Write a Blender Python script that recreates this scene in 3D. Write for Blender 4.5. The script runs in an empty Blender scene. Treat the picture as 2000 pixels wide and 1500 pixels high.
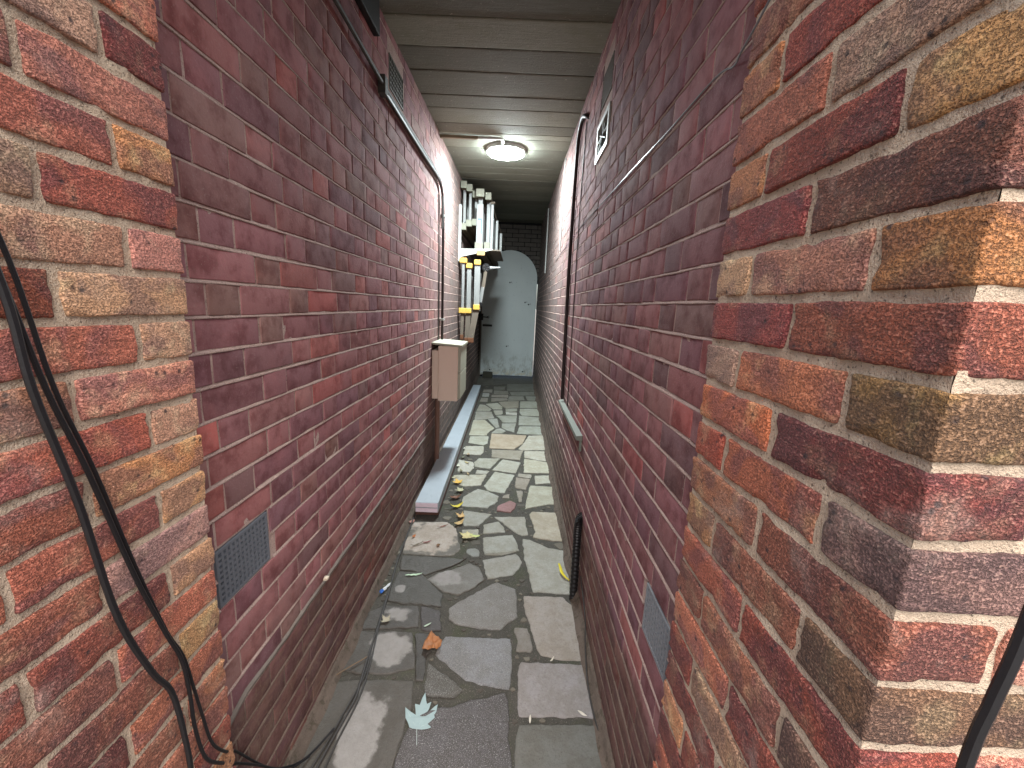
import bpy, math, random
from mathutils import Vector, Matrix, noise
random.seed(7)
D = bpy.data
SC = bpy.context.scene
COL = SC.collection
PI = math.pi
# ---------------------------------------------------------------- camera
cam = D.objects.new('camera', D.cameras.new('camera')); COL.objects.link(cam)
SC.camera = cam
cam.data.sensor_width = 36; cam.data.lens = 792.95 / 2000 * 36
cam.data.clip_start = .02; cam.data.clip_end = 600
def _cam():
    p, r, yw = .1885, -.0437, -.0027
    f = Vector((math.sin(yw)*math.cos(p), math.cos(yw)*math.cos(p), -math.sin(p)))
    rt = Vector((math.cos(yw), -math.sin(yw), 0)); dn = f.cross(rt)
    a = rt*math.cos(r) + dn*math.sin(r); b = -rt*math.sin(r) + dn*math.cos(r)
    m = Matrix((a, -b, -f)).transposed().to_4x4(); m.translation = Vector((0, 0, 1.571))
    return m
cam.matrix_world = _cam()
# ---------------------------------------------------------------- light
SUN_EL, SUN_AZ = math.radians(56), math.radians(170)   # azimuth clockwise from +Y (sun behind the camera, to the right)
W = D.worlds.new('World'); SC.world = W; W.use_nodes = True
wn = W.node_tree; sky = wn.nodes.new('ShaderNodeTexSky'); sky.sky_type = 'NISHITA'; sky.sun_disc = False
sky.sun_elevation = SUN_EL; sky.sun_rotation = SUN_AZ; sky.air_density = 1.0; sky.dust_density = 3.0
bgn = wn.nodes['Background']; bgn.inputs['Strength'].default_value = .055
wn.links.new(sky.outputs[0], bgn.inputs[0])
sun = D.objects.new('sun', D.lights.new('sun', 'SUN')); COL.objects.link(sun)
sun.data.energy = 1.45; sun.data.angle = math.radians(75); sun.data.color = (1, .93, .84)
sd = Vector((math.sin(SUN_AZ)*math.cos(SUN_EL), math.cos(SUN_AZ)*math.cos(SUN_EL), math.sin(SUN_EL)))
sun.rotation_euler = sd.to_track_quat('Z', 'Y').to_euler()
LAMP_STRENGTH = 108.0
SC.view_settings.view_transform = 'Standard'; SC.view_settings.look = 'None'
SC.view_settings.gamma = 1; SC.view_settings.use_curve_mapping = False
SC.view_settings.exposure = 2.2
SC.cycles.max_bounces = 8; SC.cycles.diffuse_bounces = 5
# ---------------------------------------------------------------- helpers
def lin(c):
    return tuple(((v/255/12.92) if v/255 <= .04045 else ((v/255+.055)/1.055)**2.4) for v in c)
def rgb(c, k=1.0):
    l = lin(c); return (l[0]*k, l[1]*k, l[2]*k, 1)
def fz(y): return .03*max(y, 0)
CEIL = 2.825
def cz(y): return CEIL + .03*y
class N:
    def __init__(s, name, rough=.8):
        s.m = D.materials.new(name); s.m.use_nodes = True; s.t = s.m.node_tree; s.L = s.t.links
        s.b = s.t.nodes['Principled BSDF']; s.b.inputs['Roughness'].default_value = rough
        s._tc = None
    def n(s, typ, **k):
        o = s.t.nodes.new('ShaderNode'+typ)
        for a, v in k.items(): setattr(o, a, v)
        return o
    def put(s, sock, v):
        if hasattr(v, 'is_output') or isinstance(v, bpy.types.NodeSocket): s.L.new(v, sock)
        else: sock.default_value = v
    def coord(s, kind='obj', off=True, scale=None):
        if s._tc is None: s._tc = s.n('TexCoord')
        if kind == 'obj':
            v = s._tc.outputs['Object']
            if off:
                oi = s.n('ObjectInfo'); mm = s.n('Math', operation='MULTIPLY'); s.L.new(oi.outputs['Random'], mm.inputs[0]); mm.inputs[1].default_value = 61.7
                va = s.n('VectorMath', operation='ADD'); s.L.new(v, va.inputs[0]); s.L.new(mm.outputs[0], va.inputs[1]); v = va.outputs[0]
        else:
            v = s.n('NewGeometry').outputs['Position']
        if scale:
            sv = s.n('VectorMath', operation='MULTIPLY'); s.L.new(v, sv.inputs[0]); sv.inputs[1].default_value = scale; v = sv.outputs[0]
        return v
    def noise(s, v, scale, detail=3, rough=.55, dist=0, out=0):
        o = s.n('TexNoise'); s.L.new(v, o.inputs['Vector']); o.inputs['Scale'].default_value = scale
        o.inputs['Detail'].default_value = detail; o.inputs['Roughness'].default_value = rough; o.inputs['Distortion'].default_value = dist
        return o.outputs[out]
    def vor(s, v, scale, feature='F1', rnd=1.0):
        o = s.n('TexVoronoi', feature=feature); s.L.new(v, o.inputs['Vector']); o.inputs['Scale'].default_value = scale
        o.inputs['Randomness'].default_value = rnd
        return o.outputs[0]
    def ramp(s, f, a, b, lo=0.0, hi=1.0):
        o = s.n('MapRange'); o.interpolation_type = 'SMOOTHSTEP'; s.L.new(f, o.inputs[0])
        o.inputs[1].default_value = a; o.inputs[2].default_value = b; o.inputs[3].default_value = lo; o.inputs[4].default_value = hi
        return o.outputs[0]
    def mix(s, f, a, b, mode='MIX'):
        o = s.n('Mix', data_type='RGBA', blend_type=mode); s.put(o.inputs[0], f); s.put(o.inputs[6], a); s.put(o.inputs[7], b)
        return o.outputs[2]
    def math(s, op, a, b=0.0, c=None):
        o = s.n('Math', operation=op); s.put(o.inputs[0], a); s.put(o.inputs[1], b)
        if c is not None: s.put(o.inputs[2], c)
        return o.outputs[0]
    def bump(s, h, strength, dist, prev=None):
        o = s.n('Bump'); o.inputs['Strength'].default_value = strength; o.inputs['Distance'].default_value = dist
        s.L.new(h, o.inputs['Height'])
        if prev is not None: s.L.new(prev, o.inputs['Normal'])
        return o.outputs[0]
    def fin(s, col, normal=None, rough=None):
        s.put(s.b.inputs['Base Color'], col)
        if normal is not None: s.L.new(normal, s.b.inputs['Normal'])
        if rough is not None: s.put(s.b.inputs['Roughness'], rough)
        return s.m
def simple(name, c, rough=.6, metal=0, grain=.12, scale=40, bump=.0, k=1.0, spec=.5):
    m = N(name, rough); v = m.coord('obj', False)
    base = rgb(c, k); dark = tuple(x*(1-grain*2.2) for x in base[:3])+(1,)
    f = m.noise(v, scale, 4, .65); f2 = m.noise(v, scale*.13, 3)
    col = m.mix(m.math('MULTIPLY', f, f2), base, dark)
    col = m.mix(m.ramp(f2, .5, .75), col, tuple(x*(1-grain) for x in base[:3])+(1,))
    m.b.inputs['Metallic'].default_value = metal; m.b.inputs['Specular IOR Level'].default_value = spec
    nb = m.bump(f, bump, .002) if bump else None
    return m.fin(col, nb)
# ---- rustic (piers) brick
def mat_rustic(name, stuff=False):
    m = N(name, .85)
    v = m.coord('world' if stuff else 'obj')
    if stuff:
        at = m.n('Attribute', attribute_name='bcol'); base = at.outputs['Color']
    else:
        base = m.n('ObjectInfo').outputs['Color']
    big = m.noise(v, 11, 2, .5, .6); big2 = m.noise(m.coord('world'), 17, 3, .6)
    hue = m.n('HueSaturation'); m.L.new(base, hue.inputs['Color']); hue.inputs['Hue'].default_value = .488; hue.inputs['Saturation'].default_value = .90; hue.inputs['Value'].default_value = .66
    hue2 = m.n('HueSaturation'); m.L.new(base, hue2.inputs['Color']); hue2.inputs['Hue'].default_value = .525; hue2.inputs['Saturation'].default_value = .85; hue2.inputs['Value'].default_value = 1.2
    c = m.mix(m.ramp(big, .46, .60), base, hue.outputs[0])
    c = m.mix(m.ramp(big2, .52, .72, 0, .8), c, hue2.outputs[0])
    # worm-like granular relief (drag-faced clay)
    g1 = m.noise(v, 420, 2, .6, .5); g2 = m.noise(m.coord('obj' if not stuff else 'world', scale=(1, 1, 1.5)), 230, 3, .6, .2)
    gr = m.math('ADD', m.math('MULTIPLY', g1, .55), m.math('MULTIPLY', g2, .45))
    pit = m.ramp(gr, .36, .56)
    c = m.mix(m.math('MULTIPLY', m.math('SUBTRACT', 1.0, pit), .6), c, (.040, .024, .018, 1))
    c = m.mix(m.ramp(gr, .54, .66, 0, .26), c, (.74, .50, .36, 1))
    sp = m.vor(v, 46); c = m.mix(m.math('MULTIPLY', m.ramp(sp, .08, .26, .85, 0), m.ramp(m.noise(v, 23, 2), .45, .6)), c, (.035, .024, .03, 1))
    sal = m.noise(m.coord('world'), 7, 4, .7); c = m.mix(m.ramp(sal, .56, .75, 0, .35), c, (.52, .42, .36, 1))
    folds = m.noise(m.coord('obj' if not stuff else 'world', scale=(1, 1, 3.5)), 34, 3, .6, .5)
    h = m.math('ADD', pit, m.math('MULTIPLY', folds, 1.6))
    nb = m.bump(h, .95, .0030)
    return m.fin(c, nb, .9)
# ---- smooth dusty plum brick (passage)
def mat_plum(name, stuff=False):
    m = N(name, .9); m.b.inputs['Specular IOR Level'].default_value = .25
    v = m.coord('world' if stuff else 'obj'); w = m.coord('world')
    base = m.n('Attribute', attribute_name='bcol').outputs['Color'] if stuff else m.n('ObjectInfo').outputs['Color']
    f = m.noise(v, 16, 4, .6); c = m.mix(m.ramp(f, .42, .68), base, m.mix(1.0, base, (.62, .5, .5, 1), 'MULTIPLY'))
    c = m.mix(m.ramp(m.noise(w, 9, 4, .65), .5, .72, 0, .35), c, m.mix(1.0, base, (1.5, 1.35, 1.3, 1), 'MULTIPLY'))
    # lime / mortar smears
    sm = m.noise(m.coord('world', scale=(1, 1, .45)), 55, 5, .72, 1.5)
    c = m.mix(m.ramp(sm, .56, .82, 0, .45), c, (.28, .20, .18, 1))
    c = m.mix(m.ramp(m.noise(w, 190, 3, .6), .58, .74, 0, .30), c, (.40, .33, .30, 1))
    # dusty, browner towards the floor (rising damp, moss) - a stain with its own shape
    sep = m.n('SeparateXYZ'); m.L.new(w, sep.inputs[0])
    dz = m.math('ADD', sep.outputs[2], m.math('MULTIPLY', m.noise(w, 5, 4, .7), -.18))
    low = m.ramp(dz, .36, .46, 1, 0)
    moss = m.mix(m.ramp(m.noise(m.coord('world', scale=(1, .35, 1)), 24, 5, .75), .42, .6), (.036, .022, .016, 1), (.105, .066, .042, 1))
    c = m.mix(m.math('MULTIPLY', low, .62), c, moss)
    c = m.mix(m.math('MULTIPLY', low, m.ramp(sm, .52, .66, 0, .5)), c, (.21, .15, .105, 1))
    far = m.math('MULTIPLY', m.ramp(sep.outputs[1], 1.9, 4.6), .82)     # lamp-lit grey-brown look painted into the bricks deeper in
    c = m.mix(far, c, m.mix(m.noise(w, 13, 3), (.095, .083, .074, 1), (.18, .160, .142, 1)))
    h = m.math('ADD', m.noise(w, 120, 5, .75), m.math('MULTIPLY', m.noise(w, 30, 3, .6), .8))
    return m.fin(c, m.bump(h, .55, .0022), m.ramp(f, .3, .7, .85, .95))
def mat_mortar(name, c, c2, gritty=1.0, low=True):
    m = N(name, .95); w = m.coord('world')
    col = m.mix(m.noise(w, 18, 4, .65), rgb(c), rgb(c2))
    g = m.noise(w, 330, 3, .7); col = m.mix(m.ramp(g, .56, .70, 0, .65), col, rgb((225, 205, 180)))
    col = m.mix(m.ramp(m.noise(w, 240, 2), .28, .42, .75, 0), col, rgb((52, 44, 38)))
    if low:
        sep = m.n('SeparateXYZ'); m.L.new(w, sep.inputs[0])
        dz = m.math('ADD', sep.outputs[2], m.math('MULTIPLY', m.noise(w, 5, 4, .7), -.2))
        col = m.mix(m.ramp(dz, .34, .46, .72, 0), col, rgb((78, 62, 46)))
    return m.fin(col, m.bump(m.math('ADD', g, m.math('MULTIPLY', m.noise(w, 90, 4, .7), 1.4)), .9, .003*gritty))
M_RUST = mat_rustic('rustic_brick'); M_RUST_S = mat_rustic('rustic_brick_field', True)
M_PLUM = mat_plum('plum_brick'); M_PLUM_S = mat_plum('plum_brick_field', True)
M_MORT_O = mat_mortar('gritty_mortar', (226, 206, 182), (182, 160, 138), 1.8, False)
M_MORT_I = mat_mortar('passage_mortar', (200, 176, 166), (148, 122, 116))
def mat_stone(name, kind):
    m = N(name, .8); w = m.coord('world'); v = m.coord('obj')
    base = m.n('ObjectInfo').outputs['Color']
    c = m.mix(m.ramp(m.noise(w, 9, 6, .75), .36, .62), base, m.mix(1.0, base, (.80, .77, .72, 1), 'MULTIPLY'))
    c = m.mix(m.ramp(m.noise(w, 30, 5, .7), .52, .70, 0, .35), c, m.mix(1.0, base, (1.25, 1.25, 1.25, 1), 'MULTIPLY'))
    c = m.mix(m.ramp(m.noise(w, 130, 4, .75), .48, .72, 0, .5), c, m.mix(1.0, base, (.45, .42, .38, 1), 'MULTIPLY'))
    pits = m.vor(w, 38); c = m.mix(m.ramp(pits, .03, .075, .8, 0), c, (.03, .025, .02, 1))
    rough = .82
    gb = m.noise(w, 140, 5, .75)
    if kind == 's':
        sp = m.noise(w, 420, 2, .6)
        c = m.mix(m.ramp(sp, .58, .68, 0, .8), c, (.42, .42, .43, 1)); c = m.mix(m.ramp(sp, .30, .42, .7, 0), c, (.03, .03, .032, 1))
    if kind in 'dw':
        sep = m.n('SeparateXYZ'); m.L.new(w, sep.inputs[0]); wob = m.math('ADD', m.math('MULTIPLY', m.math('SUBTRACT', m.noise(w, 9, 2, .6), .5), 2.2), m.math('MULTIPLY', m.math('SUBTRACT', m.noise(w, 42, 4, .7), .5), .7))
        mask = None
        blobs = [(-.553, 1.93, .026, .03), (-.525, 1.752, .06, .045), (-.500, 1.56, .085, .075), (-.50, 1.225, .085, .115), (-.30, 2.03, .085, .07)] if kind == 'd' else [(-.47, 2.42, .17, .20), (-.56, 2.35, .13, .1)]
        for (bx, by, rx, ry) in blobs:
            dx = m.math('DIVIDE', m.math('SUBTRACT', sep.outputs[0], bx), rx); dy = m.math('DIVIDE', m.math('SUBTRACT', sep.outputs[1], by), ry)
            d = m.math('SQRT', m.math('ADD', m.math('POWER', m.math('ABSOLUTE', dx), 2.6), m.math('POWER', m.math('ABSOLUTE', dy), 2.6)))
            d = m.ramp(m.math('ADD', d, wob), .80, 1.18, 1, 0)
            mask = d if mask is None else m.math('MAXIMUM', mask, d)
        if kind == 'd':
            pale = m.mix(m.noise(w, 26, 4, .7), (.17, .158, .147, 1), (.31, .30, .29, 1))
            c = m.mix(mask, c, pale)
        else:
            c = m.mix(m.math('SUBTRACT', 1.0, mask), c, (.10, .088, .07, 1))
        rough = m.math('ADD', m.math('MULTIPLY', mask, .35), .45)
    nb = m.bump(m.math('ADD', gb, m.math('MULTIPLY', m.noise(w, 22, 5, .7), 2.2)), .75, .004)
    return m.fin(c, nb, rough)
M_ST = {k: mat_stone('stone_'+n, k) for k, n in (('p', 'pale'), ('s', 'speckled'), ('d', 'damp'), ('w', 'half_damp'))}
def mat_bed():
    m = N('joint_dirt', .92); w = m.coord('world')
    c = m.mix(m.noise(w, 20, 5, .7), (.028, .026, .022, 1), (.085, .079, .066, 1))
    c = m.mix(m.ramp(m.noise(w, 8, 3), .5, .68, 0, .55), c, (.052, .060, .030, 1))
    c = m.mix(m.ramp(m.noise(w, 230, 3, .7), .56, .68, 0, .5), c, (.28, .26, .22, 1))
    return m.fin(c, m.bump(m.noise(w, 95, 6, .8), 1.0, .006))
M_BED = mat_bed()
def mat_fillet():
    m = N('cement_haunch', .9); w = m.coord('world')
    c = m.mix(m.noise(w, 14, 5, .7), rgb((72, 62, 54)), rgb((116, 102, 92)))
    c = m.mix(m.ramp(m.noise(w, 30, 4, .7), .5, .64, 0, .7), c, rgb((62, 56, 42)))
    return m.fin(c, m.bump(m.noise(w, 70, 6, .75), .9, .006))
M_FIL = mat_fillet()
def mat_board():
    m = N('shuttered_concrete', .85); w = m.coord('world'); oc = m.n('ObjectInfo').outputs['Color']
    gr = m.noise(m.coord('world', scale=(1, 14, 4)), 7, 5, .7, .6)
    c = m.mix(gr, m.mix(1.0, oc, (.45, .42, .36, 1), 'MULTIPLY'), oc)
    c = m.mix(m.ramp(m.noise(w, 6, 4, .6), .5, .7, 0, .5), c, m.mix(1.0, oc, (.62, .60, .5, 1), 'MULTIPLY'))
    c = m.mix(m.ramp(m.noise(w, 45, 4, .8), .62, .7, 0, .7), c, (.52, .50, .43, 1))
    c = m.mix(m.ramp(m.vor(w, 22), .03, .07, .7, 0), c, (.02, .02, .02, 1))
    return m.fin(c, m.bump(m.math('ADD', gr, m.noise(w, 70, 4, .7)), .6, .004))
M_BOARD = mat_board()
# ---------------------------------------------------------------- geometry helpers
def link(name, me, mat, parent=None, smooth=False, loc=None, rot=None):
    o = D.objects.new(name, me); COL.objects.link(o)
    if mat is not None and not me.materials: me.materials.append(mat)
    if parent is not None: o.parent = parent
    if loc is not None: o.location = loc
    if rot is not None: o.rotation_euler = rot
    return o
def mesh(name, V, F, smooth=False):
    me = D.meshes.new(name); me.from_pydata([tuple(v) for v in V], [], F); me.update()
    if smooth: me.polygons.foreach_set('use_smooth', [True]*len(me.polygons))
    return me
def tag(o, label=None, cat=None, group=None, kind=None):
    if label: o['label'] = label
    if cat: o['category'] = cat
    if group: o['group'] = group
    if kind: o['kind'] = kind
    return o
def empty(name, loc, label=None, cat=None, group=None, kind=None):
    o = D.objects.new(name, None); COL.objects.link(o); o.location = loc; o.empty_display_size = .05
    return tag(o, label, cat, group, kind)
class MB:
    def __init__(s): s.V = []; s.F = []; s.C = []
    def add(s, V, F, col=None):
        b = len(s.V); s.V += [tuple(v) for v in V]; s.F += [tuple(i+b for i in f) for f in F]
        if col is not None: s.C += [col]*len(V)
        return s
    def box(s, x0, x1, y0, y1, z0, z1, col=None):
        V = [(x, y, z) for x in (x0, x1) for y in (y0, y1) for z in (z0, z1)]
        return s.add(V, [(0, 1, 3, 2), (4, 6, 7, 5), (0, 4, 5, 1), (2, 3, 7, 6), (0, 2, 6, 4), (1, 5, 7, 3)], col)
    def bbox(s, x0, x1, y0, y1, z0, z1, r=.002, col=None):
        V, F = rbox((x1-x0)/2, (y1-y0)/2, (z1-z0)/2, r, 0, 0, 0); c = Vector(((x0+x1)/2, (y0+y1)/2, (z0+z1)/2))
        return s.add([c+v for v in V], F, col)
    def tube(s, pts, r, seg=8, cap=True):
        pts = [Vector(p) for p in pts]; rr = r if isinstance(r, (list, tuple)) else [r]*len(pts)
        t0 = (pts[1]-pts[0]).normalized(); up = Vector((0, 0, 1)) if abs(t0.z) < .9 else Vector((1, 0, 0))
        n = t0.cross(up).normalized(); V = []; F = []
        for i, p in enumerate(pts):
            t = ((pts[min(i+1, len(pts)-1)]-pts[max(i-1, 0)])).normalized()
            n = (n - t*n.dot(t)).normalized(); b = t.cross(n)
            for k in range(seg):
                a = 2*PI*k/seg; V.append(p+(n*math.cos(a)+b*math.sin(a))*rr[i])
        for i in range(len(pts)-1):
            for k in range(seg):
                a = i*seg+k; b2 = i*seg+(k+1) % seg; F.append((a, b2, b2+seg, a+seg))
        if cap: F.append(tuple(range(seg))[::-1]); F.append(tuple(range((len(pts)-1)*seg, len(pts)*seg)))
        return s.add(V, F)
    def prism(s, poly, z0, z1, axis='z'):
        n = len(poly); V = []
        for h in (z0, z1):
            for (a, b) in poly: V.append((a, b, h) if axis == 'z' else ((a, h, b) if axis == 'y' else (h, a, b)))
        F = [tuple(range(n))[::-1], tuple(range(n, 2*n))]+[(i, (i+1) % n, (i+1) % n+n, i+n) for i in range(n)]
        return s.add(V, F)
    def build(s, name, mat, parent=None, smooth=False, loc=None, rot=None):
        me = mesh(name, s.V, s.F, smooth)
        if s.C:
            at = me.color_attributes.new('bcol', 'FLOAT_COLOR', 'POINT')
            at.data.foreach_set('color', [x for c in s.C for x in c])
        if smooth:
            try: me.set_sharp_from_angle(angle=math.radians(40))
            except Exception: pass
        o = link(name, me, mat, parent, loc=loc, rot=rot)
        if loc is None and parent is not None and parent.type == 'EMPTY' : o.matrix_parent_inverse = Matrix.Translation(-Vector(parent.location))
        return o
def spline(P, n=6):
    P = [Vector(p) for p in P]; out = []
    for i in range(len(P)-1):
        a = P[max(i-1, 0)]; b = P[i]; c = P[i+1]; d = P[min(i+2, len(P)-1)]
        for k in range(n):
            t = k/n; out.append(.5*((2*b)+(c-a)*t+(2*a-5*b+4*c-d)*t*t+(3*b-a-3*c+d)*t**3))
    return out+[P[-1]]
def rbox(hx, hy, hz, r, nx, ny, nz):
    """rounded box on a lattice: r = edge roundness, n* = extra divisions"""
    def axis(h, n):
        a = [-h, -h+r*.35, -h+r] if n else [-h, -h+r]
        if n > 1: a += [-h+r+(2*h-2*r)*i/n for i in range(1, n)]
        return a+([h-r, h-r*.35, h] if n else [h-r, h])
    A = [axis(hx, nx), axis(hy, ny), axis(hz, nz)]; idx = {}; V = []; F = []
    H = (hx, hy, hz)
    def vid(i, j, k):
        key = (i, j, k)
        if key not in idx:
            p = Vector((A[0][i], A[1][j], A[2][k])); q = Vector([max(-H[a]+r, min(H[a]-r, p[a])) for a in range(3)])
            dvec = p-q
            if dvec.length > 1e-9:
                dvec = dvec.normalized()*r*(1 if dvec.length > 0 else 0); p = q+dvec
            idx[key] = len(V); V.append(p)
        return idx[key]
    nI, nJ, nK = len(A[0])-1, len(A[1])-1, len(A[2])-1
    for i in range(nI):
        for j in range(nJ):
            F.append((vid(i, j, 0), vid(i, j+1, 0), vid(i+1, j+1, 0), vid(i+1, j, 0)))
            F.append((vid(i, j, nK), vid(i+1, j, nK), vid(i+1, j+1, nK), vid(i, j+1, nK)))
    for i in range(nI):
        for k in range(nK):
            F.append((vid(i, 0, k), vid(i+1, 0, k), vid(i+1, 0, k+1), vid(i, 0, k+1)))
            F.append((vid(i, nJ, k), vid(i, nJ, k+1), vid(i+1, nJ, k+1), vid(i+1, nJ, k)))
    for j in range(nJ):
        for k in range(nK):
            F.append((vid(0, j, k), vid(0, j, k+1), vid(0, j+1, k+1), vid(0, j+1, k)))
            F.append((vid(nI, j, k), vid(nI, j+1, k), vid(nI, j+1, k+1), vid(nI, j, k+1)))
    return V, F
def brick_mesh(name, L, Dp, Hh, mat, nx, ny, nz, r, amp, seed, fr=60, chip=4):
    V, F = rbox(L/2, Dp/2, Hh/2, r, nx, ny, nz); o = Vector((seed*3.17, seed*1.3, seed*7.7)); W2 = []
    for p in V:
        e = max(abs(p.x)/(L/2), abs(p.y)/(Dp/2)); k = 1.0
        nv = noise.noise_vector(p*fr+o)*amp + noise.noise_vector(p*14+o)*amp*1.3
        # chipped arrises
        edges = (abs(p.x) > L/2-r*1.2)+(abs(p.y) > Dp/2-r*1.2)+(abs(p.z) > Hh/2-r*1.2)
        if edges >= 2:
            c = max(0, noise.noise(p*38+o*2)-.05)*amp*chip; nv -= p.normalized()*c
        W2.append(p+nv)
    me = mesh(name, W2, F, True); me.materials.append(mat); return me
def jit(c, a=.12):
    k = 1+random.uniform(-a, a); return (min(1, c[0]*k*(1+random.uniform(-a, a)*.3)), min(1, c[1]*k), min(1, c[2]*k*(1+random.uniform(-a, a)*.4)), 1)
def desat(c, f):
    g = .35*c[0]+.45*c[1]+.2*c[2]; return tuple(v+(g-v)*f for v in c[:3])
def zj(k): return 1.973-.075*k
def zw(side, k): return 1.598-.0785*(k-5) if side < 0 else zj(k)
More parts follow.
